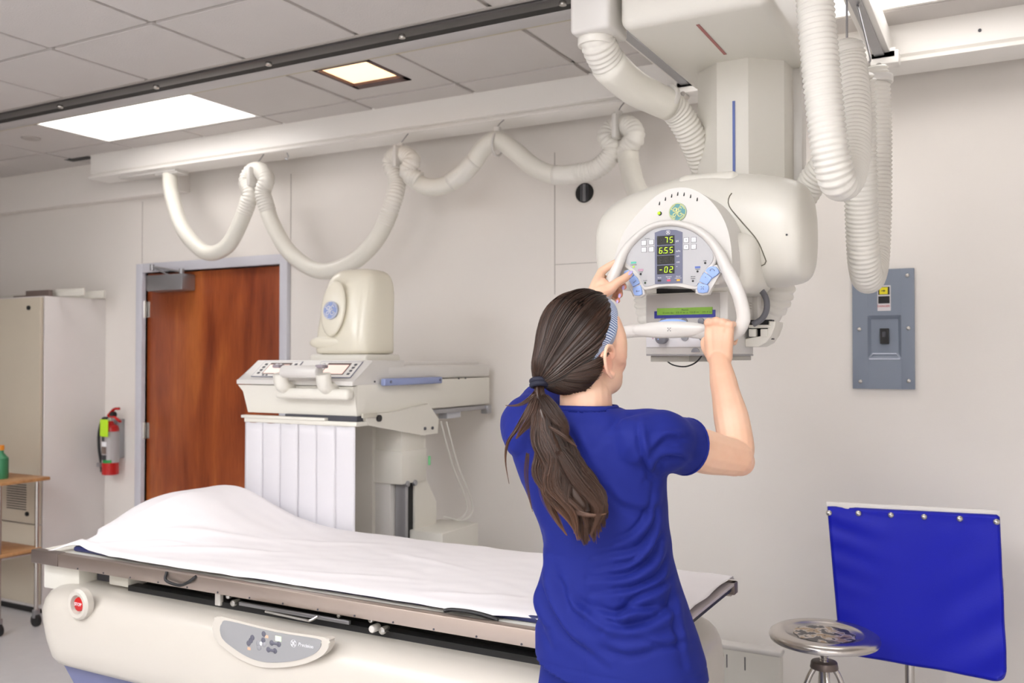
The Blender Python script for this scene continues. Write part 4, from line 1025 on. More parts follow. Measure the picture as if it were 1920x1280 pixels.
def sym(lst):
    b = MB(); 
    for ln in lst: b.tube([at(u, v, Fk) for u, v in Q3(ln)], .0006, n=5, smooth=False)
    b.build('key_symbol', M_SLATE, cons)
sym([[(226, 178), (256, 156)], [(226, 178), (236, 178)], [(256, 156), (247, 157)]])
sym([[(262, 262), (262, 285)], [(256, 275), (296, 270)]])
sym([[(1085, 45), (1092, 30), (1112, 22), (1132, 30), (1140, 44)], [(1085, 45), (1095, 42)], [(1140, 44), (1130, 42)]])
sym([[(1035, 110), (1037, 122)]])
sym([[(985, 222), (998, 232)], [(1018, 222), (1006, 232)], [(985, 252), (998, 242)], [(1018, 252), (1006, 242)], [(985, 222), (992, 222)], [(1018, 222), (1018, 229)], [(985, 252), (985, 246)], [(1018, 252), (1011, 252)]])

# ---- handle loop
HYH = 2.315
hp = [(1394, 600), (1389, 566), (1378, 535), (1362, 503), (1344, 466), (1321, 440), (1292, 424), (1258, 418), (1224, 424), (1196, 443), (1172, 470), (1160, 494), (1149, 520), (1137, 550), (1124, 588), (1126, 614), (1150, 624), (1190, 620), (1255, 618), (1310, 622), (1350, 630), (1378, 624)]
ph = []
for i, (u, v) in enumerate(hp):
    yy = HYH + (.030 if 4 <= i <= 10 else 0) + (.018 if i in (3, 11) else 0) + (.006 if i in (2, 12) else 0)
    ph.append(at(u, v, yy))
def hw(f):
    return .0175
ring_n = MB()
Pc = resample(crom(ph, True), .012, True)
zt_h = at(1258, 418, HYH).z; zs_h = at(1378, 520, HYH).z
ring_n.tube(Pc, .0178, n=16, smooth=False, close=True, flat=(Vector((0, 1, 0)), .013), rfun=lambda f_: .0178 - .0088 * min(1, max(0, (Pc[min(len(Pc) - 1, int(round(f_ * (len(Pc) - 1))))].z - zs_h) / (zt_h - zs_h))))
hd = ring_n.build('handle_loop', M_WHITE, tu, 180)
# widened centre of the lower bar
c = at(1254, 618, HYH - .006)
MB().ball(c, 1, sx=.115, sy=.0145, sz=.0225).build('bar_centre', M_WHITE, hd, 180)
c2 = at(1260, 606, HYH + .004); MB().ball(c2, 1, sx=.042, sy=.010, sz=.012).build('bar_key', M_BLUEBTN, hd, 180, label='pale blue key')
b = MB()
for dx, dz in ((-1, 1), (1, 1), (-1, -1), (1, -1)):
    s = at(1254.5 + dx * 2.6, 617.5 - dz * 2.6, HYH - .0205); b.ball(s, .0011, sub=1)
    b.tube([s, at(1254.5 + dx * .8, 617.5 - dz * .8, HYH - .0205)], .0004, n=4, smooth=False)
b.ball(at(1254.5, 617.5, HYH - .0205), .0009, sub=1)
b.build('arrow_symbol', M_LETD, hd)

# ---- collimator box
KY = 2.46; kx0, kx1 = at(1210, 600, KY).x, at(1365, 600, KY).x; kz1, kz0 = at(1290, 548, KY).z, at(1290, 664, KY).z; kyb = 2.735
cl_ = MB().box(kx0, kx1, KY, kyb, kz0, kz1, bev=.004).build('collimator', M_WHITE, tu)
MB().box(kx0 + .004, kx1 - .022, KY - .0022, KY, at(1290, 652, KY).z, kz1 - .004, bev=.001).build('front_panel', mat('collimator_grey', (186, 182, 178), .45), cl_)
MB().box(kx0 + .004, kx1 - .022, KY - .003, KY - .002, at(1290, 650, KY).z, at(1290, 622, KY).z).build('front_panel_lower', mat('panel_pale', (220, 218, 220), .45), cl_)
KF = KY - .003
def rk_(u0, v0, u1, v1, name, m, th=.0015):
    a = at(u0, v0, KF); b_ = at(u1, v1, KF); return MB().box(a.x, b_.x, KF - th, KF + .0005, b_.z, a.z).build(name, m, cl_)
rk_(1227, 583.5, 1341.5, 594.5, 'blue_strip', mat('blue_strip_print', (32, 40, 140), .4), .001)
lcd = rk_(1232.3, 578, 1336, 588.5, 'lcd', mat('lcd_green', (116, 160, 36), .3, emit=.12, var=0), .002)
text('Manual', 'lcd_text', mat('lcd_ink', (84, 120, 30), .5), cl_, at(1284, 580.8, KF - .0026), .007, depth=.0003)
text('0 cm Sc  12.0 in x 12.0 in   39.4 in', 'lcd_text', mat('lcd_ink', (84, 120, 30), .5), cl_, at(1288, 585.6, KF - .0026), .007, depth=.0003, width=.14)
for u in (1244.5, 1283.5, 1315): 
    s = at(u, 602, KF); MB().cyl((s.x, KF - .006, s.z), (s.x, KF, s.z), .009, n=20, bev=.001).build('round_key', mat('key_dark_grey', (118, 118, 126), .4), cl_)
s = at(1243, 634, KF); kn = MB().cyl((s.x, KF - .022, s.z), (s.x, KF, s.z), .0165, n=28, bev=.003).build('dial_knob', mat('key_dark_grey', (118, 118, 126), .4), cl_)
s = at(1234.5, 636, KF - .02); MB().ball(s, .003, sub=2).build('dial_dot', M_BLUEBTN, cl_)
s = at(1284, 632, KF); MB().cyl((s.x, KF - .004, s.z), (s.x, KF, s.z), .010, n=24).build('round_key', M_KEYG, cl_)
s = at(1319, 632, KF); MB().cyl((s.x, KF - .004, s.z), (s.x, KF, s.z), .012, n=24).build('round_key', mat('key_dark_grey', (118, 118, 126), .4), cl_)
rk_(1298, 630.3, 1305, 631.5, 'print_mark', mat('mark_blue', (96, 118, 190), .5), .0005); rk_(1298, 632.5, 1305, 633.7, 'print_mark', mat('mark_blue', (96, 118, 190), .5), .0005)
rk_(1223, 630, 1225.5, 635.5, 'print_mark', mat('mark_pink', (190, 150, 170), .5), .0005)
s = at(1304, 660, KF); b = MB(); b.prism([(s.x + .0115 * math.cos(t), s.z + .0115 * math.sin(t)) for t in np.linspace(0, math.pi, 16)], KF - .002, KF + .004); b.build('half_round_badge', M_KEYG, cl_)
MB().box(kx0 + .001, kx1 + .0, KY + .004, kyb, kz0 - .004, kz0 + .001).build('bottom_plate', M_GREYM, cl_)
MB().box(at(1215, 665, KY).x, at(1288, 665, KY).x, KY + .02, kyb - .03, kz0 - .021, kz0 - .004, bev=.002).build('filter_slot', mat('slot_grey', (172, 168, 158), .4), cl_)
MB().box(kx1 - .05, kx1 - .004, KY + .03, kyb - .01, kz0 - .017, kz0 - .004, bev=.002).build('filter_rail', mat('slot_grey', (172, 168, 158), .4), cl_)
MB().tube([at(1247, 674, KY + .05), at(1262, 684, KY + .05), at(1285, 687, KY + .05), at(1305, 679, KY + .05), at(1318, 664, KY + .05)], .0022, n=6).build('cable', M_RUBBER, cl_)
MB().box(kx0 + .02, kx1 - .02, KY + .03, kyb - .03, kz1 - .004, 1.86, bev=.01).build('collimator_neck', M_CREAM, tu)
rk_(1236, 541.5, 1252, 546, 'gap', M_RUBBER, .001)
MB().box(kx0 + .03, kx1 - .02, KY + .01, KY + .03, kz1, kz1 + .014).build('neck_shadow_gap', M_RUBBER, tu)
# lines on side
sx_ = kx1 + .001
for dz in (0, .008, .016):
    a = atx(1407, 568, kx1); MB().box(kx1, kx1 + .0006, a.y - .012, a.y + .012, a.z - dz - .001, a.z - dz + .001).build('side_print', M_GRID, cl_)
# rear bellows hose looping behind the collimator
bl = MB(); corr(bl, [at(u, v, y) for u, v, y in ((1222, 505, 2.84), (1222, 550, 2.84), (1235, 600, 2.86), (1290, 618, 2.88), (1370, 610, 2.88), (1430, 580, 2.86), (1452, 545, 2.84), (1455, 500, 2.82))], .058, .018, .0035, n=24)
tag(bl.build('bellows_hose', M_HOSE, None, 180), 'ribbed cream hose looping behind the collimator box', 'hose')
MB().tube([at(u, v, 2.60) for u, v in ((1415, 538), (1428, 545), (1437, 562), (1437, 582), (1428, 598), (1412, 608))], .0085, n=10, step=.008).build('grey_cable', mat('dark_grey_cable', (104, 104, 110), .45), tu, 180)
# round mechanism right of the collimator
mc = at(1415, 612, 2.66)
hd_pts = [(mc.x, mc.z + .075), (mc.x + .055, mc.z + .075), (mc.x + .06, mc.z + .04), (mc.x + .052, mc.z - .005), (mc.x + .035, mc.z - .035), (mc.x + .012, mc.z - .05), (mc.x - .03, mc.z - .052), (mc.x - .03, mc.z + .075)]
hd_pts = [(at(u, v, 2.66).x, at(u, v, 2.66).z) for u, v in ((1400, 650), (1425, 650), (1440, 642), (1450, 628), (1456, 612), (1457, 603), (1444, 602), (1442, 630), (1400, 634))]
MB().prism(list(reversed(hd_pts)), 2.64, 2.74, bev=.003).build('swivel_disc', M_CREAM, tu)
a, b_ = at(1400, 612, 2.64), at(1443, 636, 2.64); MB().box(a.x, b_.x, 2.67, 2.70, b_.z, a.z + .02).build('swivel_gap', M_RUBBER, tu)
a, b_ = at(1402, 609, 2.62), at(1442, 614, 2.62); MB().box(a.x, b_.x, 2.63, 2.68, b_.z, a.z, bev=.002).build('swivel_bracket', M_CREAM, tu)
for u in (1408, 1430):
    a, b_ = at(u - 7, 616, 2.62), at(u + 7, 631, 2.62); MB().box(a.x, b_.x, 2.635, 2.66, b_.z, a.z, bev=.003).build('swivel_block', M_CREAM, tu)
a, b_ = at(1402, 541, 2.76), at(1425, 604, 2.76); MB().box(a.x, b_.x, 2.74, 2.78, b_.z, a.z + .04, bev=.006).build('rear_post', M_WHITE, tu)

# ---- overhead hoses
nh = thing('carriage_left_hose', 'thick cream hose sweeping from the overhead box down behind the column', 'hose', (-1.0, 2.7, 2.3))
h0_ = Vector(((tbx[0] + tbx[1]) / 2 + .005, 2.43, BZ - .0))
s1_ = [at(1117, 52, 2.43), at(1120, 76, 2.435), at(1134, 108, 2.48), at(1190, 165, 2.62), at(1240, 190, 2.72)]
b = MB(); corr(b, s1_[:3] + [at(1150, 131, 2.52)], .050, .015, .0028, 24); b.build('corrugated_section', M_HOSE, nh, 180)
MB().tube([at(1140, 118, 2.495), at(1150, 131, 2.52), at(1190, 165, 2.62), at(1240, 190, 2.72), at(1256, 197, 2.75)], .0505, n=24, step=.02, rfun=lambda L: .0545 - .02 * L).build('smooth_sleeve', M_SLEEVE, nh, 180)
b = MB(); corr(b, [at(1250, 193, 2.74), at(1272, 213, 2.79), at(1300, 262, 2.86), at(1318, 305, 2.92), at(1335, 350, 2.98), at(1350, 390, 3.0)], .044, .015, .003, 24); b.build('corrugated_section', M_HOSE, nh, 180)
cc_ = at(1248, 188, 2.735); d_ = (at(1272, 213, 2.79) - at(1240, 190, 2.72)).normalized()
MB().cyl(cc_ - d_ * .006, cc_ + d_ * .012, .052, n=28, bev=.003).build('hose_clamp', M_WHITE, nh)

rh_ = thing('carriage_right_hose', 'front corrugated white hose hanging in a deep loop right of the column', 'hose', (-.45, 2.4, 2.2))
HR = .045
def z75(u, v, y): return at(u, v, y)
A_ = [(1522, -90, 2.30), (1526, -30, 2.30), (1533, 60, 2.30), (1543, 170, 2.30), (1556, 280, 2.31), (1572, 340, 2.35), (1590, 330, 2.42), (1600, 270, 2.50), (1600, 190, 2.56), (1592, 120, 2.60), (1588, 85, 2.60)]
b = MB(); corr(b, [at(u, v, y) for u, v, y in A_], .043, .0135, .003, 24); b.build('corrugated_hose', M_HOSE, rh_, 180)
tpp = at(1588, 80, 2.60)
MB().tube([tpp + Vector((0, 0, -.01)), tpp + Vector((0, 0, .03)), Vector((tpp.x - .002, 2.62, 2.735))], .0035, n=6).build('hook', M_GREYM, rh_)
MB().ball(tpp + Vector((0, 0, -.01)), .040, sz=.5).build('hose_cap', M_HOSE, rh_, 180)
rb_ = thing('bridge_right_hose', 'rear corrugated white hose hanging lowest in front of the breaker panel', 'hose', (-.4, 3.0, 2.0))
B_ = [(1610, 150, 2.72), (1612, 230, 2.76), (1614, 330, 2.80), (1616, 420, 2.86), (1620, 490, 2.92), (1628, 522, 3.0), (1638, 490, 3.1), (1643, 400, 3.14), (1644, 280, 3.15), (1642, 190, 3.15), (1640, 155, 3.15), (1636, 128, 3.145)]
b = MB(); corr(b, [at(u, v, y) for u, v, y in B_], .0445, .0135, .003, 24); b.build('corrugated_hose', M_HOSE, rb_, 180)
tpp = at(1630, 118, 3.12)
MB().tube([tpp, tpp + Vector((0, 0, .03)), Vector((-.437, 3.13, 2.74))], .0035, n=6).build('hook', M_GREYM, rb_)
cc_ = at(1643, 150, 3.145); MB().cyl(cc_ + Vector((0, 0, -.012)), cc_ + Vector((0, 0, .012)), .0515, n=28, bev=.004).build('hose_clamp', M_WHITE, rb_)
lk = thing('link_hose', 'short slanting corrugated white hose from tube housing up to the hanging hoses', 'hose', (-.6, 2.9, 2.0))
b = MB(); corr(b, [at(u, v, y) for u, v, y in ((1470, 420, 2.95), (1494, 388, 2.93), (1530, 330, 2.88), (1575, 270, 2.82), (1605, 200, 2.76), (1608, 140, 2.72))], .042, .0135, .003, 24); b.build('corrugated_hose', M_HOSE, lk, 180)

# ================================================================= STOOL
sc0 = at(1545, 1187, 2.55)
SZ = .672; sc0 = atz(1545, 1186, SZ)
print('stool', sc0)
st = thing('steel_stool', 'round polished steel stool with worn patterned seat and screw stem', 'stool', (sc0.x, sc0.y, 0))
rs = .178
MB().lathe([(.0, SZ - .004), (.118, SZ - .004), (.124, SZ + .002), (.135, SZ + .006), (.160, SZ + .004), (.174, SZ - .004), (rs, SZ - .014), (.174, SZ - .024), (.165, SZ - .026), (.162, SZ - .018), (0, SZ - .014)], (sc0.x, sc0.y, 0), n=64).build('seat', M_STEEL, st, 50)
m = bpy.data.materials.new('worn_seat_coating'); m.use_nodes = True; nt = m.node_tree; n = nt.nodes; L = nt.links; bs = n['Principled BSDF']
tc = n.new('ShaderNodeTexCoord'); nz = n.new('ShaderNodeTexNoise'); nz.inputs['Scale'].default_value = 22; nz.inputs['Detail'].default_value = 5
L.new(tc.outputs['Object'], nz.inputs['Vector']); cr = n.new('ShaderNodeValToRGB'); cr.color_ramp.interpolation = 'CONSTANT'; e = cr.color_ramp.elements
e[0].position = 0; e[0].color = lin((70, 66, 66)); e[1].position = .47; e[1].color = lin((205, 196, 186)); k = e.new(.53); k.color = lin((176, 150, 116)); k = e.new(.64); k.color = lin((92, 80, 72))
L.new(nz.outputs['Fac'], cr.inputs['Fac']); L.new(cr.outputs[0], bs.inputs['Base Color']); bs.inputs['Roughness'].default_value = .3; bs.inputs['Metallic'].default_value = .35
wv = MB()
vsr = [[(sc0.x + r_ * math.cos(t) * (1 + .12 * noise.noise(Vector((math.cos(t) * 3, math.sin(t) * 3, 0)))), sc0.y + r_ * math.sin(t) * (1 + .12 * noise.noise(Vector((math.cos(t) * 3, math.sin(t) * 3, 0)))), SZ - .0032) for t in np.linspace(0, 2 * math.pi, 65)[:-1]] for r_ in (.001, .05, .098)]
wv.grid(vsr, closeu=True); wv.build('seat_inlay', m, st, 180)
MB().tube([(sc0.x, sc0.y, z) for z in (.40, .5, .66)], .011, n=16, smooth=False, step=.002, rfun=lambda L_: .012 + .0022 * math.sin(2 * math.pi * L_ / .008)).build('screw_stem', M_STEEL, st, 180)
MB().cyl((sc0.x, sc0.y, .555), (sc0.x, sc0.y, .578), .046, .042, n=28, bev=.003).build('hub', M_DRAIL, st)
MB().cyl((sc0.x, sc0.y, .38), (sc0.x, sc0.y, .555), .018, n=20).build('hub_tube', M_STEEL, st)
for k in range(4):
    a = R(20 + 90 * k); ca_, sa_ = math.cos(a), math.sin(a)
    lg = MB().tube([(sc0.x + ca_ * .028, sc0.y + sa_ * .028, .565), (sc0.x + ca_ * .07, sc0.y + sa_ * .07, .46), (sc0.x + ca_ * .19, sc0.y + sa_ * .19, .01)], .0095, n=12).build('leg', M_STEEL, st, 180)
    MB().cyl((sc0.x + ca_ * .192, sc0.y + sa_ * .192, 0), (sc0.x + ca_ * .190, sc0.y + sa_ * .190, .03), .013, n=12).build('rubber_foot', M_RUBBER, lg)
MB().tube([(sc0.x + .15 * math.cos(t), sc0.y + .15 * math.sin(t), .16) for t in np.linspace(0, 2 * math.pi, 41)[:-1]], .006, n=8, smooth=False, close=True).build('foot_ring', M_STEEL, st)

# ================================================================= BLUE SHIELD ON STAND
ZS0 = 3.3
A0 = CAM + ray(1553, 948) * 3.3; B0 = CAM + ray(1871, 960) * 3.12
C0 = CAM + ray(1585, 1222) * 3.26; D0 = CAM + ray(1881, 1272) * 3.10
print('shield', A0, B0, C0, D0, (B0 - A0).length, (C0 - A0).length)
A0.z = B0.z = (A0.z + B0.z) / 2
zl = min(C0.z, D0.z)
xd = (B0 - A0).normalized(); nrm_ = Vector((xd.y, -xd.x, 0)).normalized()
sd = thing('mobile_shield', 'royal blue vinyl shield sheet hung by steel snaps on a white stand', 'shield', ((A0.x + B0.x) / 2, (A0.y + B0.y) / 2, 0))
Wd = (B0 - A0).length; Ht = A0.z - zl
g = []
for i in range(61):
    s_ = i / 60; row = []
    for j in range(61):
        t = j / 60
        sx_ = s_
        # taper: left edge moves in lower down, right edge out slightly
        xo = Wd * (s_ * (1 - .085 * t + .04 * t) + .075 * t * (1 - .0))
        sag = (.018 * math.sin(math.pi * s_) * 0)
        zz = A0.z - .006 - t * (Ht - .03 * (1 - s_) * 1.6 * t)
        if t > .94:   # rounded bottom corners
            pass
        yy = .016 * math.sin(s_ * 7 + 1.2 * t) * t + .012 * noise.noise(Vector((s_ * 2.5, t * 2.0, 1.5))) * (t + .15) + .02 * t * math.exp(-((s_ - .45) / .16) ** 2)
        yy += .004 * math.exp(-((t - .04) / .05) ** 2) * abs(math.sin(s_ * math.pi * 5)) * -1
        yy += .007 * math.sin((t * 40 - s_ * 12)) * math.exp(-((s_ - .05) / .22) ** 2) * math.exp(-t * 4) + .007 * math.sin((t * 22 + s_ * 16)) * math.exp(-((s_ - 1) / .3) ** 2) * t
        row.append(A0 + xd * xo + Vector((0, 0, zz - A0.z)) + nrm_ * (.016 + yy))
    g.append(row)
cn = [(0, 60), (1, 60), (0, 59), (60, 60), (59, 60), (60, 59)]
for si, sj, sgn in ((0, 60, 1), (60, 60, -1)):      # round the two lower corners
    for a in range(6):
        for b2 in range(6):
            i = si + sgn * a; j = sj - b2; r_ = 5
            dx, dy = r_ - a, r_ - b2
            if math.hypot(dx, dy) > r_:
                k = r_ / math.hypot(dx, dy); 
                ex_ = (g[si + sgn * 5][55] - g[si + sgn * 4][55]); ez_ = (g[si + sgn * 5][55] - g[si + sgn * 5][54])
                g[i][j] = g[i][j] + ex_ * (dx * (1 - k)) - ez_ * (dy * (1 - k)) * 1.0
M_BLUE = mat('royal_blue_vinyl', (10, 22, 178), .45, var=.03, bump=.12, bscale=420, spec=.3)
sheet_ = MB().grid(g).build('vinyl_sheet', M_BLUE, sd, 180)
md = sheet_.modifiers.new('t', 'SOLIDIFY'); md.thickness = .004
edge = [r[0] for r in g] + g[-1][1:] + [r[-1] for r in reversed(g[:-1])] + list(reversed(g[0][1:-1]))
MB().tube(resample(edge, .012, True), .0042, n=6, smooth=False, close=True).build('bound_edge', mat('navy_binding', (14, 22, 150), .5), sheet_, 180)
fb = MB(); fb.box(0, Wd + .012, -.012, .002, -.03, .012, bev=.003, M=Matrix.Translation(A0 + xd * -.006) @ Matrix((xd, -nrm_, Vector((0, 0, 1)))).transposed().to_4x4())
fb.build('top_frame', mat('frame_offwhite', (226, 222, 218), .35), sd)
for s_ in (.005, .185, .38, .575, .78, .985):
    p = A0 + xd * (Wd * s_) + Vector((0, 0, -.022 if s_ not in (.005, .985) else -.026)) + nrm_ * .020
    MB().ball(p, .0115, sub=2).build('snap', M_CHROME, sheet_)
mid = A0 + xd * Wd * .49
pt_ = mid - nrm_ * .02
MB().cyl((pt_.x, pt_.y, .05), (pt_.x, pt_.y, A0.z - .01), .016, n=20).build('pole', M_STEEL, sd)
for k in range(5):
    a = R(72 * k + 10); e_ = Vector((pt_.x + .26 * math.cos(a), pt_.y + .26 * math.sin(a), .07))
    lg = MB().tube([(pt_.x, pt_.y, .085), e_], .013, n=10, smooth=False).build('leg', M_STEEL, sd)
    MB().cyl((e_.x - .01, e_.y, .028), (e_.x + .012, e_.y, .028), .028, n=16, bev=.004).build('caster', M_RUBBER, lg)
kp = B0 + xd * .008 + Vector((0, 0, -.25)) - nrm_ * .02
MB().box(kp.x - .03, kp.x + .012, kp.y - .01, kp.y + .01, kp.z - .02, kp.z + .03, bev=.005).build('edge_clip', mat('clear_clip', (196, 190, 190), .3), sd)
# ================================================================= PERSON
def V(*a): return Vector(a)
pn = thing('person', 'person in royal blue scrubs with long brown ponytail, seen from behind, gripping the console handle', 'person', (-.80, 1.90, 0))
# ---- head frame
hyaw = R(25); hpit = R(14); hroll = R(0)
hfw = V(math.sin(hyaw) * math.cos(hpit), math.cos(hyaw) * math.cos(hpit), math.sin(hpit))
hr = V(math.cos(hyaw), -math.sin(hyaw), 0)
hu = hr.cross(hfw).normalized()
HC = at(1094, 638, 1.90)
def H(r_, f_, u_): return HC + hr * r_ + hfw * f_ + hu * u_
HM = Matrix((hr, hfw, hu)).transposed()
def px(p):
    q = _rot.transposed() @ (p - CAM); return (960 + F_PX * q.x / -q.z, 640 - F_PX * q.y / -q.z)

def remesh(mbx, vox, smooth_it=6, fac=.5, name='m'):
    me = mbx.mesh(name); o = bpy.data.objects.new('tmp', me); COL.objects.link(o)
    m1 = o.modifiers.new('r', 'REMESH'); m1.mode = 'VOXEL'; m1.voxel_size = vox; m1.use_smooth_shade = True
    m2 = o.modifiers.new('s', 'SMOOTH'); m2.factor = fac; m2.iterations = smooth_it
    dg = bpy.context.evaluated_depsgraph_get(); dg.update()
    out = bpy.data.meshes.new_from_object(o.evaluated_get(dg)); out.name = name
    bpy.data.objects.remove(o); return out
def limb(b, pts, rs, n=16, sc=None):
    P = crom(pts, k=6); m_ = len(pts) - 1; rr = []
    for i in range(len(P)):
        t = i / 6; k = min(int(t), m_ - 1); f = t - k; f = f * f * (3 - 2 * f); rr.append(rs[k] * (1 - f) + rs[k + 1] * f)
    b.tube(P, rr, n=n, smooth=False); b.ball(P[0], rr[0], sub=2); b.ball(P[-1], rr[-1], sub=2)
def limb_flat(b, pts, rs, ax, k_):
    P = crom(pts, k=6); m_ = len(pts) - 1
    def rf(t_):
        t = t_ * m_; k = min(int(t), m_ - 1); f = t - k; return rs[k] * (1 - f) + rs[k + 1] * f
    T0 = None; rings = []
    for i, p in enumerate(P):
        a = P[max(0, i - 1)]; c = P[min(len(P) - 1, i + 1)]; T = (c - a).normalized()
        s_ = T.cross(ax).normalized(); a2 = s_.cross(T).normalized(); r_ = rf(i / (len(P) - 1))
        rings.append([p + s_ * r_ * math.cos(t) + a2 * r_ * k_ * math.sin(t) for t in [2 * math.pi * q / 16 for q in range(16)]])
    b.ring_loft(rings)

# ---- joints
NB = V(-.849, 1.888, 1.475)
RS, RE_, RW = V(-.672, 1.90, 1.412), V(-.572, 2.15, 1.360), V(-.648, 2.265, 1.585)
LS, LE_, LW = V(-.992, 1.90, 1.435), V(-1.035, 2.14, 1.50), V(-.998, 2.262, 1.742)
print('px elbow', px(RE_), 'wrist', px(RW), 'Rsh', px(RS), 'Lsh', px(LS), 'Lw', px(LW), 'Le', px(LE_), 'T', px(H(0, -.135, -.075)))
b = MB()
# head: cranium, face, jaw, cheeks, nose, brow, lips, chin
b.ball(H(0, -.002, .016), 1, .077, .099, .093, M=HM)
_H = H
def H(r_, f_, u_): return _H(r_ * 1.06, f_ * 1.03, u_ * 1.08 - .022)
b.ball(H(0, .022, -.028), 1, .062, .066, .082, M=HM)
b.ball(H(0, .046, -.078), 1, .036, .036, .034, M=HM)           # chin / jaw
b.ball(H(.034, .018, -.062), 1, .026, .042, .040, M=HM); b.ball(H(-.034, .018, -.062), 1, .026, .042, .040, M=HM)
b.ball(H(.036, .048, -.034), 1, .024, .026, .034, M=HM); b.ball(H(-.036, .048, -.034), 1, .024, .026, .034, M=HM)
b.ball(H(0, .066, .022), 1, .052, .024, .022, M=HM)            # brow
limb(b, [H(0, .082, .010), H(0, .096, -.012), H(0, .106, -.028)], [.008, .009, .012], 10)
b.ball(H(.010, .094, -.031), .009, sub=2); b.ball(H(-.010, .094, -.031), .009, sub=2)
b.ball(H(0, .085, -.052), 1, .023, .012, .006, M=HM); b.ball(H(0, .083, -.062), 1, .021, .012, .0065, M=HM)
H_ = H; H = _H
b.ball(H(0, .040, .022), 1, .054, .056, .056, M=HM)
for s_ in (1, -1): limb(b, [H(s_ * .050, .040, .03), H(s_ * .052, .046, -.01), H(s_ * .046, .046, -.05)], [.028, .028, .026])
# neck
limb(b, [H(0, -.022, -.045), H(0, -.020, -.09), NB + V(0, .01, .02), NB + V(0, .01, -.06)], [.056, .055, .059, .062], 20)
# ears
for s_ in (1, -1):
    E = lambda r_, f_, u_: H(s_ * (.0755 + r_), f_ - .006, u_ * 1.05 - .047)
    b.ball(E(.002, -.006, .0), 1, .006, .019, .029, M=HM)
    pts_ = [E(.005, .012, .004), E(.010, .014, .018), E(.014, .006, .031), E(.019, -.010, .034), E(.023, -.024, .022), E(.022, -.027, .000), E(.017, -.019, -.020), E(.012, -.006, -.033), E(.008, .006, -.026)]
    b.tube(pts_, .0047, n=8)
    b.ball(E(.007, -.002, -.027), .0065, sub=2)
# torso core
limb(b, [V(-.78, 1.905, .98), V(-.80, 1.905, 1.15), V(-.835, 1.90, 1.32), V(-.842, 1.892, 1.42)], [.09, .085, .09, .06], 20)
limb(b, [V(-.842, 1.892, 1.39), RS + V(-.01, 0, .004)], [.05, .030]); limb(b, [V(-.842, 1.892, 1.38), LS + V(0, 0, -.02)], [.06, .042])
# right arm
limb(b, [RS + V(0, 0, .008), RS.lerp(RE_, .5) + V(.0, 0, -.006), RE_ + V(0, -.02, -.004)], [.030, .051, .044])
limb(b, [RE_ + V(.0, -.015, -.006), RE_ + V(-.004, .004, .02), RE_.lerp(RW, .35) + V(.004, -.006, 0), RE_.lerp(RW, .7), RW], [.040, .042, .042, .034, .0265])
b.ball(RE_ + V(.004, .010, -.016), .034, sub=3)
# left arm
limb(b, [LS + V(0, 0, -.012), LS.lerp(LE_, .5), LE_], [.044, .050, .042]); limb(b, [LE_, LE_.lerp(LW, .35), LE_.lerp(LW, .7), LW], [.042, .042, .034, .026])
# ---- right hand around the lower bar (bar runs along x at y ~ 2.315)
BZr = at(1345, 628, 2.315).z
kn = [at(u, v, 2.272) for u, v in ((1329, 606), (1343, 603.5), (1356, 606), (1368, 611))]      # MCP knuckles index..little
rfr = [.0098, .0102, .0097, .0086]
wr = RW
for i, k_ in enumerate(kn):
    base_ = wr + V((i - 1.5) * .011, .002, .004)
    limb(b, [base_, base_.lerp(k_, .55) + V(0, -.004, 0), k_ + V(0, .004, -.004)], [.017, .0145, .0115], 12)
    p1 = V(k_.x, 2.312 + (.004 if i in (1, 2) else 0), BZr + .030 - (.004 if i == 3 else 0)); p2 = V(k_.x - .002, 2.343, BZr + .006); p3 = V(k_.x - .003, 2.330, BZr - .020)
    limb(b, [k_, p1, p2, p3], [rfr[i] * 1.12, rfr[i], rfr[i] * .92, rfr[i] * .8], 12)
    b.ball(k_ + V(0, -.002, .001), rfr[i] * 1.32, sub=2)
b.ball(wr.lerp((kn[1] + kn[2]) / 2, .5) + V(0, .004, 0), 1, .036, .017, .042)
# thumb under the bar
limb(b, [wr + V(-.018, .006, .006), wr + V(-.034, .014, .030), V(kn[0].x - .014, 2.293, BZr - .014), V(kn[0].x + .004, 2.332, BZr - .026), V(kn[0].x + .022, 2.340, BZr - .026)], [.016, .016, .0115, .010, .0085], 12)
# ---- left hand holding the left of the loop
def A(u, v, y): return at(u, v, y)
lw = LW
palm_c = A(1136, 533, 2.300)
Lk = [A(1128, 509, 2.318), A(1126, 519, 2.334), A(1129, 532, 2.342), A(1133, 546, 2.344)]   # MCPs
for i, k_ in enumerate(Lk):
    limb(b, [lw + V(.004 * i, .0, 0), lw.lerp(k_, .5) + V(0, -.002, 0), k_], [.019, .0165, .0125], 12)
b.ball(lw.lerp(palm_c, .75), 1, .024, .018, .030)
# index lies up along the outside of the loop
limb(b, [Lk[0], A(1140, 500, 2.322), A(1151, 493, 2.330), A(1158, 490, 2.338)], [.0125, .0105, .009, .0072], 12)
Ltips = [A(1170, 538, 2.318), A(1163, 553, 2.312), A(1158.5, 564, 2.310)]
for i in range(3):
    k_ = Lk[i + 1]; t_ = Ltips[i]
    limb(b, [k_, A(1146 + i, 530 + i * 12, 2.350), A(1166 - i * 5, 534 + i * 13, 2.348), t_], [.0122 - .0008 * i, .0105 - .0006 * i, .0095 - .0006 * i, .0082 - .0007 * i], 12)
# thumb on the upper blue key
limb(b, [lw.lerp(palm_c, .5) + V(.008, -.004, 0), A(1143, 541, 2.288), A(1157, 530, 2.290), A(1172, 521, 2.306), A(1181, 513, 2.318)], [.019, .017, .0125, .0115, .0088], 12)
skin_me = remesh(b, .0028, 4, .5, 'body')
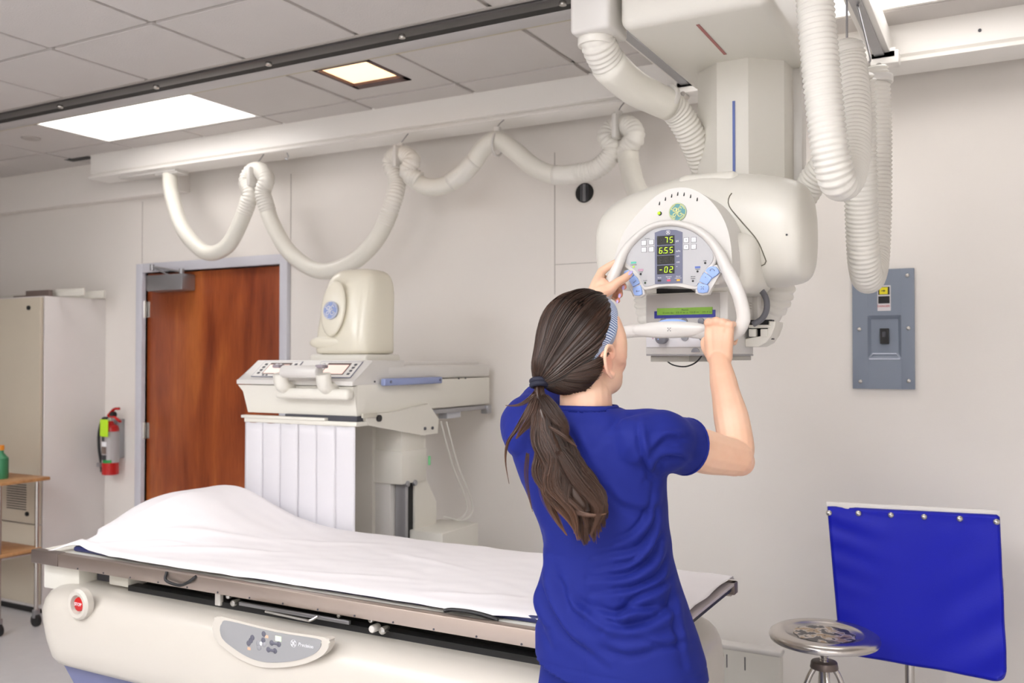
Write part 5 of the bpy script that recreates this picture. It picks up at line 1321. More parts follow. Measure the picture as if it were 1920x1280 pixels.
# skin material with soft variation
m = bpy.data.materials.new('skin'); m.use_nodes = True; nt = m.node_tree; n = nt.nodes; L = nt.links; bs = n['Principled BSDF']
tc = n.new('ShaderNodeTexCoord'); nz = n.new('ShaderNodeTexNoise'); nz.inputs['Scale'].default_value = 9; nz.inputs['Detail'].default_value = 5
L.new(tc.outputs['Object'], nz.inputs['Vector']); cr = n.new('ShaderNodeValToRGB'); e = cr.color_ramp.elements
e[0].position = .35; e[0].color = lin((230, 184, 154)); e[1].position = .65; e[1].color = lin((240, 200, 172))
L.new(nz.outputs['Fac'], cr.inputs['Fac'])
at_ = n.new('ShaderNodeAttribute'); at_.attribute_name = 'flush'
mx = n.new('ShaderNodeMix'); mx.data_type = 'RGBA'; L.new(at_.outputs['Fac'], mx.inputs['Factor']); L.new(cr.outputs[0], mx.inputs['A']); mx.inputs['B'].default_value = lin((224, 128, 108))
L.new(mx.outputs['Result'], bs.inputs['Base Color'])
bs.inputs['Roughness'].default_value = .45; bs.inputs['Subsurface Weight'].default_value = .12; bs.inputs['Subsurface Radius'].default_value = (.01, .004, .002); bs.inputs['Subsurface Scale'].default_value = 1
nb = n.new('ShaderNodeTexNoise'); nb.inputs['Scale'].default_value = 350; L.new(tc.outputs['Object'], nb.inputs['Vector'])
bp = n.new('ShaderNodeBump'); bp.inputs['Strength'].default_value = .12; bp.inputs['Distance'].default_value = .001; L.new(nb.outputs['Fac'], bp.inputs['Height']); L.new(bp.outputs[0], bs.inputs['Normal'])
M_SKIN = m
vv = np.empty(len(skin_me.vertices) * 3); skin_me.vertices.foreach_get('co', vv); vv = vv.reshape(-1, 3)
fl = np.zeros(len(vv))
def spot(c, r_, a):
    global fl
    fl = np.maximum(fl, a * np.exp(-((vv - np.array(c)) ** 2).sum(1) / r_ ** 2))
for s_ in (1, -1): spot(H_(s_ * .045, .05, -.032), .028, .35); spot(H(s_ * .088, -.015, -.047), .026, .55)
spot(H_(0, .10, -.03), .014, .3); spot(H_(0, .092, -.057), .014, .8)
for p_ in Ltips: spot(p_, .013, .75)
for p_ in kn: spot(p_, .012, .25)
spot(RE_ + V(0, .0, -.05), .05, .2)
ca_ = skin_me.attributes.new('flush', 'FLOAT', 'POINT'); ca_.data.foreach_set('value', fl)
body = place(skin_me, 'body', M_SKIN, pn, 180)
# eyes, brows
M_EYE = mat('eye_white', (236, 232, 228), .2); M_IRIS = mat('iris_brown', (70, 46, 34), .2); M_BROWH = mat('brow_hair', (58, 42, 34), .6)
for s_ in (1, -1):
    ey = MB().ball(H_(s_ * .030, .070, .002), .0105, sub=3).build('eye', M_EYE, pn, 180)
    MB().ball(H_(s_ * .030, .0770, .002), .0052, sub=2).build('iris', M_IRIS, ey, 180)
    MB().tube([H_(s_ * .014, .090, .020), H_(s_ * .030, .088, .026), H_(s_ * .048, .074, .021)], .0028, n=6).build('eyebrow', M_BROWH, pn)
    MB().tube([H_(s_ * .018, .0815, .007), H_(s_ * .030, .083, .011), H_(s_ * .045, .076, .007), H_(s_ * .050, .071, .003)], .0013, n=6).build('eyelashes', M_BROWH, pn)
MB().ball(H(.086, -.006, -.077), .0026, sub=2).build('earring', M_CHROME, pn)
# fingernails (lilac)
M_NAIL = mat('lilac_nail', (190, 178, 232), .18, coat=.5)
for c_, d_, nr in ((A(1181.5, 511.5, 2.310), A(1181, 513, 2.318) - A(1172, 521, 2.306), .0075),
                   (Ltips[0] + V(.0005, -.0075, -.002), V(.002, -.004, -.01), .0058), (Ltips[1] + V(.0005, -.007, -.002), V(.002, -.004, -.01), .0055), (Ltips[2] + V(.0005, -.006, -.002), V(.002, -.004, -.01), .0045)):
    d_ = d_.normalized(); up_ = V(-.25, -1, .25); up_ = (up_ - d_ * up_.dot(d_)).normalized(); sd_ = d_.cross(up_)
    Mn = Matrix((sd_, d_, up_)).transposed()
    MB().ball(c_, nr, .8, 1.25, .28, M=Mn).build('fingernail', M_NAIL, pn, 180)

# ---- scrubs top
b = MB()
TR = [(.895, -.772, .196, .132, 1.903), (.93, -.773, .192, .130, 1.903), (.99, -.780, .183, .126, 1.903), (1.04, -.788, .172, .120, 1.903), (1.10, -.796, .158, .110, 1.905), (1.157, -.800, .148, .104, 1.908), (1.23, -.814, .155, .104, 1.905),
      (1.30, -.832, .170, .110, 1.90), (1.36, -.842, .180, .112, 1.895), (1.41, -.845, .176, .104, 1.892), (1.445, -.845, .158, .088, 1.89), (1.464, -.846, .110, .074, 1.888), (1.482, -.848, .066, .064, 1.888)]
def tring(z, cx_, a_, b_, cy_, n_=72, e=.86):
    out = []
    for k in range(n_):
        t = 2 * math.pi * k / n_; c_, s_ = math.cos(t), math.sin(t)
        out.append(V(cx_ + a_ * math.copysign(abs(c_) ** e, c_), cy_ + b_ * math.copysign(abs(s_) ** e, s_), z))
    return out
b.ring_loft([tring(*r_) for r_ in TR])
for S_ in (RS, LS):
    sg = 1 if S_.x > -.84 else -1
    limb(b, [NB + V(sg * .045, .0, -.038), NB + V(sg * .09, .004, -.048), S_ + V(-sg * .02, 0, .004)], [.036, .048, .060], 20)
# sleeves
def sleeve(S, E_, back, rr):
    d_ = (E_ - S).normalized(); end = S + d_ * back
    limb(b, [S - d_ * .05 + V(-.02 if S.x > -.8 else .02, 0, -.01), S, S + d_ * (back * .5), end], [rr * .95, rr * 1.06, rr * .98, rr], 22)
    return end
RSe = sleeve(RS + V(.003, .0, -.006), RE_, .080, .066); LSe = sleeve(LS + V(-.003, .0, -.004), LE_, .125, .064)
# cut sleeve end spheres flat later
top_me = remesh(b, .0045, 8, .5, 'scrubs_top')
def bmcut(me, co, no):
    bm = bmesh.new(); bm.from_mesh(me)
    return bm
bm = bmesh.new(); bm.from_mesh(top_me)
for S, E_, end, rr in ((RS, RE_, RSe, .067), (LS, LE_, LSe, .064)):
    d_ = (E_ - S).normalized()
    dele = [v for v in bm.verts if (v.co - end).dot(d_) > .004 and (v.co - end).length < .088]
    bmesh.ops.delete(bm, geom=dele, context='VERTS')
# open neck hole and hem
dele = [v for v in bm.verts if (v.co.z > 1.474 and abs(v.co.x - NB.x) < .070) or v.co.z < .893 + max(0, -.84 - v.co.x) * .28]
bmesh.ops.delete(bm, geom=dele, context='VERTS')
bm.to_mesh(top_me); bm.free()
vv = np.empty(len(top_me.vertices) * 3); top_me.vertices.foreach_get('co', vv); vv = vv.reshape(-1, 3)
nn_ = np.empty(len(top_me.vertices) * 3); top_me.vertices.foreach_get('normal', nn_); nn_ = nn_.reshape(-1, 3)
disp = np.zeros(len(vv))
# pixel coordinates of vertices are used only here to lay the photographed creases on the cloth's back
Rm = np.array(_rot.transposed()); q = (vv - np.array(CAM)) @ Rm.T
U_ = 960 + F_PX * q[:, 0] / -q[:, 2]; V_ = 640 - F_PX * q[:, 1] / -q[:, 2]
backm = np.clip(-(nn_ * np.array([.0 - .0, 1.0, 0])).sum(1) * 1.5 + .12, 0, 1)
def fold(pts_, amp, wd, taper=True):
    global disp
    P_ = crom([Vector((p[0], p[1], 0)) for p in pts_], k=5)
    best = np.full(len(vv), 1e9); tt = np.zeros(len(vv)); sgn = np.zeros(len(vv)); N_ = len(P_) - 1
    for i in range(N_):
        ax, ay = P_[i].x, P_[i].y; dx, dy = P_[i + 1].x - ax, P_[i + 1].y - ay; L2 = dx * dx + dy * dy + 1e-9
        s_ = np.clip(((U_ - ax) * dx + (V_ - ay) * dy) / L2, 0, 1)
        ex, ey = U_ - ax - dx * s_, V_ - ay - dy * s_; d_ = np.hypot(ex, ey)
        w_ = d_ < best; best[w_] = d_[w_]; tt[w_] = ((i + s_) / N_)[w_]; sgn[w_] = ((dx * ey - dy * ex) / math.sqrt(L2))[w_]
    env = np.sqrt(np.clip(np.sin(np.pi * np.clip(tt * .96 + .02, 0, 1)), 0, 1)) if taper else 1
    # crease: ridge with sharp valley below it
    prof_ = np.exp(-(sgn / wd) ** 2) - .9 * np.exp(-((sgn - wd * 1.2) / (wd * .6)) ** 2)
    near = np.exp(-np.maximum(0, best - wd * 3) ** 2 / 60)
    disp += 2.1 * amp * prof_ * env * near * backm
F_ = [  # (points, amp m, width px)
 ([(1240, 905), (1225, 960), (1190, 1005), (1150, 1022)], .0045, 9), ([(1243, 930), (1236, 985), (1200, 1035), (1140, 1048)], .005, 9),
 ([(1250, 990), (1232, 1050), (1185, 1085), (1130, 1092)], .006, 10), ([(1262, 1040), (1240, 1085), (1190, 1110), (1140, 1118)], .0055, 9),
 ([(1285, 1075), (1240, 1110), (1200, 1130), (1160, 1170)], .006, 11), ([(1232, 1150), (1190, 1152), (1150, 1160), (1110, 1150)], .007, 11),
 ([(1290, 1110), (1250, 1160), (1180, 1185), (1110, 1165), (1060, 1120)], .006, 12), ([(1030, 1040), (1035, 1110), (1070, 1180), (1120, 1220)], .007, 12),
 ([(1018, 1060), (1012, 1130), (1030, 1180)], .006, 10), ([(1060, 1080), (1080, 1130), (1120, 1160)], .004, 10),
 ([(1270, 1085), (1275, 1150), (1290, 1220)], .006, 10), ([(1140, 900), (1170, 935), (1215, 945), (1238, 925)], .0035, 12),
 ([(1205, 790), (1208, 830), (1222, 880), (1240, 900)], .004, 8), ([(1215, 880), (1240, 850), (1280, 850), (1300, 865)], .004, 8), ([(1218, 840), (1245, 815), (1285, 812)], .0035, 8),
 ([(1075, 790), (1100, 830), (1120, 870)], .003, 14), ([(1180, 770), (1165, 800), (1145, 825)], .003, 12), ([(990, 900), (1010, 960), (1030, 1000)], .003, 12),
 ([(1130, 1200), (1180, 1215), (1240, 1200)], .004, 12), ([(1210, 1190), (1250, 1200), (1290, 1190)], .003, 10), ([(1225, 1010), (1190, 1055), (1140, 1070)], .004, 7),
]
for f_ in F_: fold(*f_)
noi = np.array([noise.noise(Vector((p[0] * 9, p[1] * 9, p[2] * 5))) for p in vv])
noi2 = np.array([noise.noise(Vector((p[0] * 22 + p[2] * 14, p[1] * 18, p[2] * 22 - p[0] * 8))) for p in vv])
disp += .005 * noi + .0016 * noi2
disp += -.0022 * np.exp(-((vv[:, 0] + .800 + (vv[:, 2] - 1.0) * .03) / .0035) ** 2) * (vv[:, 2] < 1.16) * backm      # centre back seam
# hem stitch line and yoke
disp += -.0012 * np.exp(-((vv[:, 2] - (.925)) / .003) ** 2)
flare = np.clip((1.0 - vv[:, 2]) / .1, 0, 1)
ang_ = np.arctan2(vv[:, 1] - 1.9, vv[:, 0] + .78)
disp += .005 * flare * np.sin(ang_ * 5 + 1)
vv2 = vv + nn_ * disp[:, None]; top_me.vertices.foreach_set('co', vv2.ravel()); top_me.update()
m = bpy.data.materials.new('royal_blue_cloth'); m.use_nodes = True; nt = m.node_tree; n = nt.nodes; L = nt.links; bs = n['Principled BSDF']
bs.inputs['Base Color'].default_value = lin((20, 32, 116)); bs.inputs['Roughness'].default_value = .75
bs.inputs['Sheen Weight'].default_value = .12; bs.inputs['Sheen Roughness'].default_value = .4; bs.inputs['Sheen Tint'].default_value = lin((120, 130, 230)); bs.inputs['Specular IOR Level'].default_value = .25
tc = n.new('ShaderNodeTexCoord'); nb = n.new('ShaderNodeTexNoise'); nb.inputs['Scale'].default_value = 500; L.new(tc.outputs['Object'], nb.inputs['Vector'])
bp = n.new('ShaderNodeBump'); bp.inputs['Strength'].default_value = .15; bp.inputs['Distance'].default_value = .0006; L.new(nb.outputs['Fac'], bp.inputs['Height']); L.new(bp.outputs[0], bs.inputs['Normal'])
M_SCRUB = m
top = place(top_me, 'scrubs_top', M_SCRUB, pn, 180)
md = top.modifiers.new('t', 'SOLIDIFY'); md.thickness = .003; md.offset = -1
# neckband, seams
def surf_ring(z, grow=0):
    lo = hi = None
    for i in range(len(TR) - 1):
        if TR[i][0] <= z <= TR[i + 1][0]:
            f = (z - TR[i][0]) / (TR[i + 1][0] - TR[i][0]); return tring(z, *[TR[i][k] * (1 - f) + TR[i + 1][k] * f + (grow if k in (2, 3) else 0) for k in (1, 2, 3, 4)])
nbp = [p + V(0, 0, .004 * math.sin(0)) for p in surf_ring(1.474, -.012)]
MB().tube(nbp[::2], .0045, n=8, close=True, flat=(V(0, 0, 1), .010)).build('neckband', M_SCRUB, top, 180)
def loop_on(S, E_, end, rr, name, thick):
    d_ = (E_ - S).normalized(); a_ = d_.orthogonal().normalized(); b_ = d_.cross(a_)
    MB().tube([end + d_ * .0 + a_ * rr * math.cos(t) + b_ * rr * math.sin(t) for t in np.linspace(0, 2 * math.pi, 33)[:-1]], thick, n=8, close=True, smooth=False).build(name, M_SCRUB, top, 180)
loop_on(RS, RE_, RSe, .0622, 'sleeve_hem', .0030); loop_on(LS, LE_, LSe, .0625, 'sleeve_hem', .0030)
# ---- trousers
b = MB()
b.ring_loft([tring(.99, -.775, .165, .105, 1.905), tring(.93, -.772, .178, .112, 1.905), tring(.86, -.772, .186, .116, 1.905), tring(.80, -.772, .184, .112, 1.905), tring(.77, -.772, .17, .10, 1.905)])
for s_ in (1, -1):
    x = -.772 + s_ * .092
    b.ring_loft([tring(z, x + s_ * dx, a_, b2, 1.905 + dy) for z, dx, a_, b2, dy in ((.86, 0, .090, .104, 0), (.78, 0, .095, .100, 0), (.65, .002, .085, .088, 0), (.50, .004, .072, .074, -.005), (.35, .006, .068, .072, -.012), (.20, .008, .066, .072, -.018), (.075, .01, .066, .076, -.02))])
tm = remesh(b, .008, 6, .5, 'trousers')
vv = np.empty(len(tm.vertices) * 3); tm.vertices.foreach_get('co', vv); vv = vv.reshape(-1, 3); nn_ = np.empty(len(vv) * 3); tm.vertices.foreach_get('normal', nn_); nn_ = nn_.reshape(-1, 3)
dd = np.array([noise.noise(Vector((p[0] * 10, p[1] * 10, p[2] * 5))) for p in vv]) * .006
tm.vertices.foreach_set('co', (vv + nn_ * dd[:, None]).ravel())
place(tm, 'trousers', M_SCRUB, pn, 180)
for s_ in (1, -1):
    x = -.772 + s_ * .104
    b = MB(); b.ring_loft([[(x + w_ * math.cos(t), y + .0 * math.sin(t), .05 + .0 + h_ * math.sin(t)) for t in np.linspace(0, 2 * math.pi, 21)[:-1]] for y, w_, h_ in ((1.80, .02, .02), (1.812, .036, .046), (1.85, .041, .048), (1.91, .042, .045), (1.97, .046, .036), (2.02, .044, .028), (2.05, .030, .020), (2.06, .012, .010))])
    sh_ = b.build('shoe', mat('white_trainer', (222, 220, 220), .5), pn, 60)
    so_ = MB(); so_.ring_loft([[(x + .042 * math.cos(t) * (1.05 if math.sin(t) > 0 else .95), 1.925 + .137 * math.sin(t), z) for t in np.linspace(0, 2 * math.pi, 31)[:-1]] for z in (0, .022)])
    so_.build('sole', mat('grey_sole', (150, 150, 152), .6), sh_)

# ---- headband, hair
def shellr(d, grow=0):          # hair shell radius along unit direction d in head axes (r, f, u)
    a_, b_, c_ = .0845, .107, .099
    base_ = 1 / math.sqrt((d[0] / a_) ** 2 + ((d[1]) / b_) ** 2 + (d[2] / c_) ** 2)
    # gather towards the tie
    k = max(0, d[0] * TD[0] + d[1] * TD[1] + d[2] * TD[2])
    return base_ + (TLEN - .094) * k ** 14 + .012 * k ** 4 + grow
TD0 = Vector((-.002, -.124, -.066)); TLEN = TD0.length; TD = TD0.normalized()
HO = Vector((0, -.001, .016))
def HP(d, grow=0): r_ = shellr(d, grow); return HC + hr * (HO.x + d[0] * r_) + hfw * (HO.y + d[1] * r_) + hu * (HO.z + d[2] * r_)
# band: inner edge (hair side) and outer edge (face side), as directions in head axes
_in = [(0, .066, .086), (.032, .058, .080), (.058, .040, .062), (.072, .018, .034), (.080, -.012, -.002), (.076, -.034, -.030), (.054, -.055, -.056), (.028, -.068, -.066), (0, -.072, -.070)]
_out = [(0, .100, .040), (.036, .086, .036), (.060, .062, .018), (.074, .034, -.016), (.082, .000, -.034), (.078, -.028, -.042), (.055, -.054, -.062), (.028, -.069, -.070), (0, -.074, -.074)]
def _close(l): return l + [(-x, y, z) for x, y, z in reversed(l[1:-1])]
_IN = crom([Vector(p) for p in _close(_in)], close=True, k=10); _OUT = crom([Vector(p) for p in _close(_out)], close=True, k=10)
def band_dir(phi, off=0):
    f = (phi / (2 * math.pi) % 1) * len(_IN); i = int(f) % len(_IN); g_ = f - int(f); j = (i + 1) % len(_IN)
    a_ = _IN[i].lerp(_IN[j], g_); b_ = _OUT[i].lerp(_OUT[j], g_)
    return (a_.lerp(b_, off) - HO * .6).normalized()
NBd = 120; rows = []
for wv_ in np.linspace(-.06, 1, 11):
    row = []
    for k in range(NBd):
        phi = 2 * math.pi * k / NBd; c_ = (1 + math.cos(phi)) / 2
        row.append(HP(band_dir(phi, wv_), -.0035 + .003 * math.sin(math.pi * max(0, wv_)) - .007 * max(0, wv_) ** 2 * c_ - .003 * max(0, wv_) + (.0012 if .40 < wv_ < .6 else 0)))
    rows.append(row)
bmh = MB(); bmh.grid(rows, closeu=True); hb_me = bmh.mesh('headband')
uvl = hb_me.attributes.new('strip', 'FLOAT_VECTOR', 'POINT'); data = []
for i in range(11):
    for k in range(NBd): data += [k / NBd, i / 10, 0]
uvl.data.foreach_set('vector', data)
m = bpy.data.materials.new('herringbone_knit'); m.use_nodes = True; nt = m.node_tree; n = nt.nodes; L = nt.links; bs = n['Principled BSDF']
a_ = n.new('ShaderNodeAttribute'); a_.attribute_name = 'strip'; sx_n = n.new('ShaderNodeSeparateXYZ'); L.new(a_.outputs['Vector'], sx_n.inputs[0])
def mth(op, x, y=None, val=None):
    q_ = n.new('ShaderNodeMath'); q_.operation = op
    if isinstance(x, (int, float)): q_.inputs[0].default_value = x
    else: L.new(x, q_.inputs[0])
    if y is not None:
        if isinstance(y, (int, float)): q_.inputs[1].default_value = y
        else: L.new(y, q_.inputs[1])
    return q_.outputs[0]
lane = mth('PINGPONG', mth('MULTIPLY', sx_n.outputs[1], 2.0), 1.0)
sw_ = mth('SINE', mth('MULTIPLY', mth('ADD', mth('MULTIPLY', sx_n.outputs[0], 130.0), mth('MULTIPLY', lane, 2.6)), 6.283))
st_ = mth('GREATER_THAN', sw_, -.1)
mx = n.new('ShaderNodeMix'); mx.data_type = 'RGBA'; L.new(st_, mx.inputs['Factor']); mx.inputs['A'].default_value = lin((82, 104, 152)); mx.inputs['B'].default_value = lin((206, 216, 232))
L.new(mx.outputs['Result'], bs.inputs['Base Color']); bs.inputs['Roughness'].default_value = .85
hb_o = place(hb_me, 'headband', m, pn, 180, label='blue and white striped headband')
md = hb_o.modifiers.new('t', 'SOLIDIFY'); md.thickness = .003; md.offset = 1

def hairmat(name):
    m = bpy.data.materials.new(name); m.use_nodes = True; nt = m.node_tree; n = nt.nodes; L = nt.links; bs = n['Principled BSDF']
    a_ = n.new('ShaderNodeAttribute'); a_.attribute_name = 'tone'
    cr = n.new('ShaderNodeValToRGB'); e = cr.color_ramp.elements
    e[0].position = 0; e[0].color = lin((32, 22, 17)); e[1].position = 1; e[1].color = lin((164, 114, 80)); k = e.new(.45); k.color = lin((78, 52, 39))
    L.new(a_.outputs['Fac'], cr.inputs['Fac']); L.new(cr.outputs[0], bs.inputs['Base Color'])
    bs.inputs['Roughness'].default_value = .32; bs.inputs['Specular IOR Level'].default_value = .6; bs.inputs['Specular Tint'].default_value = (1, .93, .88, 1)
    return m
M_HAIR = hairmat('brown_hair')
# base shell of the hair (rear side of the band)
bdirs = [band_dir(2 * math.pi * k / 120, -.0) for k in range(120)]
def slerp(a, b_, t):
    o_ = math.acos(max(-1, min(1, a.dot(b_))))
    if o_ < 1e-4: return a
    return (a * math.sin((1 - t) * o_) + b_ * math.sin(t * o_)) / math.sin(o_)
rows = []
for i in range(26):
    t = i / 25 * .985
    rows.append([HP(slerp(d_, TD, t), -.004) for d_ in bdirs])
sb_ = MB(); sb_.grid(rows, closeu=True); me = sb_.mesh('hair_cap')
ta = me.attributes.new('tone', 'FLOAT', 'POINT'); ta.data.foreach_set('value', [.12] * len(me.vertices))
hair = place(me, 'hair', M_HAIR, pn, 180, label='dark brown hair drawn back into a tie')

def strands(paths, radii, tones, name, parent, extra=None):
    N_, P_, _ = paths.shape
    T = np.gradient(paths, axis=1); T /= np.linalg.norm(T, axis=2, keepdims=True) + 1e-12
    ref = np.tile(np.array([.31, .77, .55]), (N_, P_, 1)); s1 = np.cross(T, ref); s1 /= np.linalg.norm(s1, axis=2, keepdims=True) + 1e-9; s2 = np.cross(T, s1)
    V3 = []
    for k in range(3):
        a = 2 * math.pi * k / 3; V3.append(paths + radii[..., None] * (s1 * math.cos(a) + s2 * math.sin(a)))
    Vt = np.stack(V3, axis=2).reshape(-1, 3)
    idx = (np.arange(N_)[:, None, None] * P_ + np.arange(P_ - 1)[None, :, None]) * 3 + np.arange(3)[None, None, :]
    k1 = (np.arange(3) + 1) % 3; idn = (np.arange(N_)[:, None, None] * P_ + np.arange(P_ - 1)[None, :, None]) * 3 + k1[None, None, :]
    Fq = np.stack([idx, idn, idn + 3, idx + 3], axis=-1).reshape(-1, 4)
    me = bpy.data.meshes.new(name); me.vertices.add(len(Vt)); me.vertices.foreach_set('co', Vt.ravel())
    nl = len(Fq) * 4; me.loops.add(nl); me.loops.foreach_set('vertex_index', Fq.ravel().astype(np.int32))
    me.polygons.add(len(Fq)); me.polygons.foreach_set('loop_start', np.arange(0, nl, 4, dtype=np.int32)); me.polygons.foreach_set('loop_total', np.full(len(Fq), 4, dtype=np.int32))
    me.update(calc_edges=True)
    ta = me.attributes.new('tone', 'FLOAT', 'POINT'); ta.data.foreach_set('value', np.repeat(tones.reshape(-1), 3))
    o = place(me, name, M_HAIR, parent, 180); o['kind'] = 'stuff'; return o
# cap strands
Ns, Ps = 2600, 18; paths = np.zeros((Ns, Ps, 3)); tones = np.zeros((Ns, Ps)); rad = np.zeros((Ns, Ps))
for i in range(Ns):
    phi = rng.uniform(0, 2 * math.pi); t0 = rng.uniform(0, .55) ** 1.2 if rng.uniform() < .6 else 0.0
    d0 = band_dir(phi, .0)
    lock = math.floor(phi / (2 * math.pi) * 70); lr_ = noise.noise(Vector((lock * 3.1, 0, 0))); gr = rng.uniform(-.002, .0022) + .0016 * math.sin(phi * 34 + lr_)
    wob = rng.normal(0, .010); tone = np.clip(.14 + .20 * lr_ + rng.normal(0, .10) + .10 * noise.noise(Vector((phi * 4, 0, 7))), 0, .8)
    for j in range(Ps):
        t = t0 + (1 - t0) * j / (Ps - 1); d_ = slerp(d0, TD, t)
        w_ = (wob + .03 * noise.noise(Vector((phi * 2.2, t * 1.5, 3)))) * math.sin(math.pi * t)
        sd_ = d_.cross(TD); d_ = (d_ + sd_ * w_).normalized()
        p_ = HP(d_, gr * (1 - .4 * t)); paths[i, j] = p_; tones[i, j] = tone; rad[i, j] = .0009 * (1 - .3 * t)
strands(paths, rad, tones, 'hair_strands', hair)
# nape hair below the band: explicit hairline on the neck, drawn up to the tie
HL = crom([Vector(p) for p in ((-.0845, -.004, -.026), (-.0845, -.024, -.044), (-.078, -.038, -.070), (-.052, -.062, -.098), (0, -.080, -.106), (.052, -.062, -.098), (.078, -.038, -.070), (.0845, -.024, -.044), (.0845, -.004, -.026))], k=8)
TL = Vector((HO.x + TD.x * TLEN, HO.y + TD.y * TLEN, HO.z + TD.z * TLEN))
def nape(s_, t, g_=0):
    f = s_ * (len(HL) - 1); i = min(int(f), len(HL) - 2); p0 = HL[i].lerp(HL[i + 1], f - i)
    p = p0.lerp(TL, t); out_ = Vector((p0.x * .9, -.05, -.02)).normalized()
    p = p + out_ * (math.sin(math.pi * t) * (.016 - .010 * abs(2 * s_ - 1) ** 3 * 0) + g_) ; return _H(p.x, p.y, p.z)
gr_ = MB(); gr_.grid([[nape(a, t, -.0012) for t in np.linspace(0, .96, 14)] for a in np.linspace(0, 1, 40)]); me = gr_.mesh('nape_cap')
ta = me.attributes.new('tone', 'FLOAT', 'POINT'); ta.data.foreach_set('value', [.14] * len(me.vertices)); place(me, 'nape_cap', M_HAIR, hair, 180)
Nn_ = 900; paths = np.zeros((Nn_, 12, 3)); tones = np.full((Nn_, 12), .18); rad = np.full((Nn_, 12), .0008)
for i in range(Nn_):
    a = rng.uniform(0, 1); g_ = rng.uniform(-.001, .0018); t0 = rng.uniform(-.04, .25) if rng.uniform() < .7 else rng.uniform(0, .5)
    for j in range(12):
        t = t0 + (1 - t0) * j / 11; paths[i, j] = nape(a, t, g_)
    tones[i, :] = np.clip(.20 + rng.normal(0, .08) + .1 * noise.noise(Vector((a * 20, 0, 1))), 0, 1)
strands(paths, rad, tones, 'nape_hair', hair)
# hair tie
Tp = HP(TD, .0)
tdir = (at(1013, 728, Tp.y - .0) - Tp).normalized(); tax = V(.18, -.25, -1).normalized()
print('tie px', px(Tp))
tq = tax.orthogonal().normalized(); tb2 = tax.cross(tq)
tie = None
for dz_ in (-.0045, .0045):
    o = MB().tube([Tp + tax * dz_ + (tq * math.cos(t) + tb2 * math.sin(t)) * .0155 for t in np.linspace(0, 2 * math.pi, 25)[:-1]], .0062, n=10, close=True, smooth=False).build('hair_tie', mat('navy_elastic', (22, 24, 44), .7), pn, 180)
# ponytail
TPY = Tp.y
ctr = [Tp + V(0, .002, .012), Tp, A(1011, 735, TPY - .005), A(1020, 790, 1.752), A(1038, 850, 1.735), A(1062, 910, 1.728), A(1088, 955, 1.730), A(1100, 1005, 1.738)]
cw_ = [.008, .0115, .024, .040, .052, .056, .050, .034]
C_ = crom(ctr, k=10); C_ = resample(C_, .006); nC = len(C_)
cwf = lambda t: float(np.interp(t, np.linspace(0, 1, len(cw_)), cw_))
core = MB(); 
core.tube([C_[int(i)] for i in np.linspace(0, nC * .86, 22)], .01, n=14, smooth=False, flat=(V(0, 1, 0), .012), rfun=lambda t: cwf(t * .86) * .45)
cm = core.mesh('core'); ta = cm.attributes.new('tone', 'FLOAT', 'POINT'); ta.data.foreach_set('value', [.16] * len(cm.vertices))
pt_o = place(cm, 'ponytail', M_HAIR, pn, 180, label='long wavy brown ponytail with lighter ends')
NL = 34; Np_, Pp = 3000, 26; paths = np.zeros((Np_, Pp, 3)); tones = np.zeros((Np_, Pp)); rad = np.zeros((Np_, Pp))
locks = []
for l in range(NL):
    a = rng.uniform(0, 2 * math.pi); r_ = math.sqrt(rng.uniform(0, 1)); end_ = rng.uniform(.80, 1.03); tw = rng.uniform(-1.3, 1.3); ph_ = rng.uniform(0, 6.28); tn = rng.uniform(.02, .32)
    locks.append((a, r_, end_, tw, ph_, tn))
fr_x = V(.877, .48, 0)
for i in range(Np_):
    a, r_, end_, tw, ph_, tn = locks[rng.integers(NL)]
    oa = rng.uniform(0, 6.28); orr = math.sqrt(rng.uniform(0, 1)) * .30; e_ = end_ * rng.uniform(.93, 1.02)
    tone0 = np.clip(tn + rng.normal(0, .07), 0, 1)
    for j in range(Pp):
        t = j / (Pp - 1) * e_; f = min(t, 1) * (nC - 1); k = min(int(f), nC - 2); c_ = C_[k].lerp(C_[k + 1], f - k)
        if t > 1: c_ = C_[-1] + (C_[-1] - C_[-3]).normalized() * (t - 1) * .4
        w_ = cwf(min(t, 1)); aa = a + tw * t
        wav = .22 * math.sin(ph_ + t * 15) * min(1, t * 2); clump = 1 - .55 * max(0, (t / e_ - .55) / .45)
        ox = (r_ * math.cos(aa) + orr * clump * math.cos(oa) + wav) * w_
        oy = (r_ * math.sin(aa) + orr * clump * math.sin(oa)) * min(w_ * .52, .024)
        paths[i, j] = c_ + fr_x * ox + V(0, 1, 0) * oy; 
        tones[i, j] = np.clip(tone0 + .50 * max(0, t - .45), 0, 1); rad[i, j] = .00085 * (1 - .55 * (j / (Pp - 1)) ** 3)
strands(paths, rad, tones, 'ponytail_strands', pt_o)
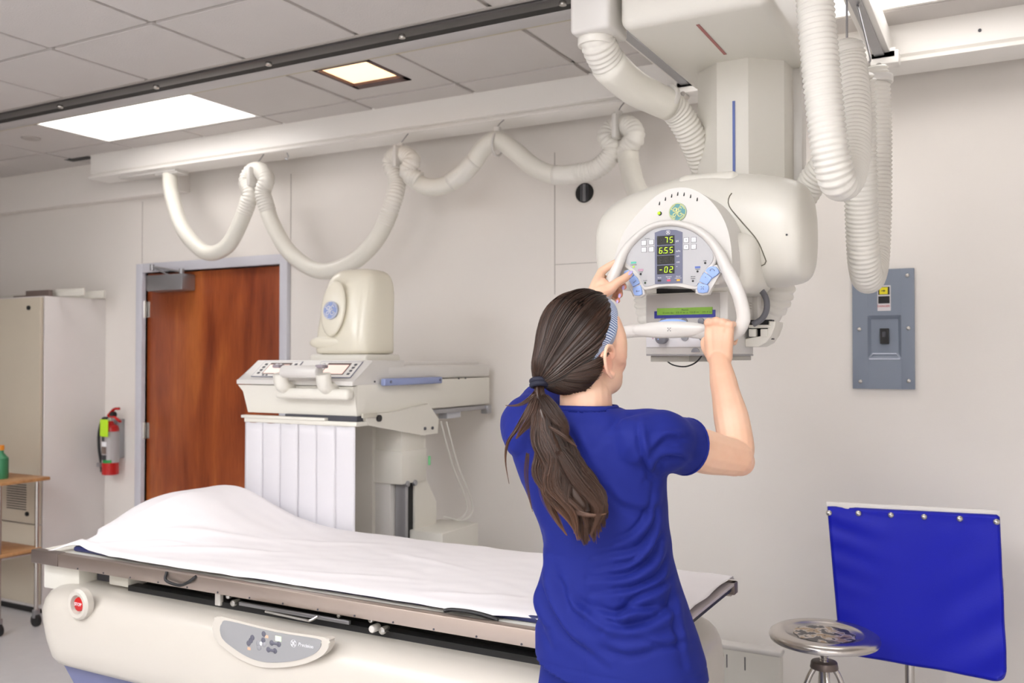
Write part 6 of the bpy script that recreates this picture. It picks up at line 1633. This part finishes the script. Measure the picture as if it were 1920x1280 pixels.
# loose wisps
def wisp(pts_, n_, w0, name='loose_wisp', tone=.3, y=None):
    P_ = crom(pts_, k=6); m_ = len(P_); pa = np.zeros((n_, m_, 3)); to = np.zeros((n_, m_)); ra = np.zeros((n_, m_))
    for i in range(n_):
        ox, oz, oy = rng.normal(0, 1, 3); e = rng.uniform(.9, 1.0)
        for j in range(m_):
            t = j / (m_ - 1); w_ = w0 * (math.sin(math.pi * min(1, .12 + t * .75))) * (1 - t * .8)
            q_ = P_[min(m_ - 1, int(j * e))]; pa[i, j] = q_ + V(ox, oy * .5, oz * .6) * w_; ra[i, j] = .0007 * (1 - .6 * t); to[i, j] = np.clip(tone + .25 * t + rng.normal(0, .02), 0, 1)
    strands(pa, ra, to, name, pt_o)
wisp([Tp + V(-.004, 0, -.015), A(1000, 742, 1.77), A(985, 754, 1.765), A(968, 760, 1.76), A(944, 760, 1.76)], 90, .006)
wisp([A(1000, 745, 1.77), A(985, 775, 1.76), A(968, 805, 1.755), A(952, 830, 1.75), A(948, 865, 1.75), A(956, 915, 1.75)], 60, .0035)
wisp([A(1008, 750, 1.765), A(998, 780, 1.75), A(980, 805, 1.745), A(966, 825, 1.745)], 160, .012)
wisp([A(1020, 745, 1.765), A(1040, 775, 1.75), A(1058, 800, 1.745), A(1062, 830, 1.745)], 240, .013, tone=.12)
wisp([A(1030, 800, 1.74), A(1055, 815, 1.735), A(1070, 828, 1.735), A(1084, 838, 1.735)], 40, .004, tone=.3)
wisp([A(1060, 955, 1.715), A(1085, 962, 1.71), A(1112, 966, 1.71), A(1140, 962, 1.712)], 90, .005, tone=.36)
wisp([A(1050, 850, 1.715), A(1080, 900, 1.708), A(1110, 935, 1.708), A(1122, 962, 1.71), A(1105, 1010, 1.72)], 200, .010, tone=.22)
wisp([A(1015, 860, 1.72), A(1025, 930, 1.72), A(1045, 975, 1.725), A(1066, 1008, 1.73)], 160, .008, tone=.36)
wisp([A(990, 850, 1.74), A(987, 890, 1.74), A(992, 930, 1.74), A(1000, 965, 1.745)], 10, .006, tone=.3)
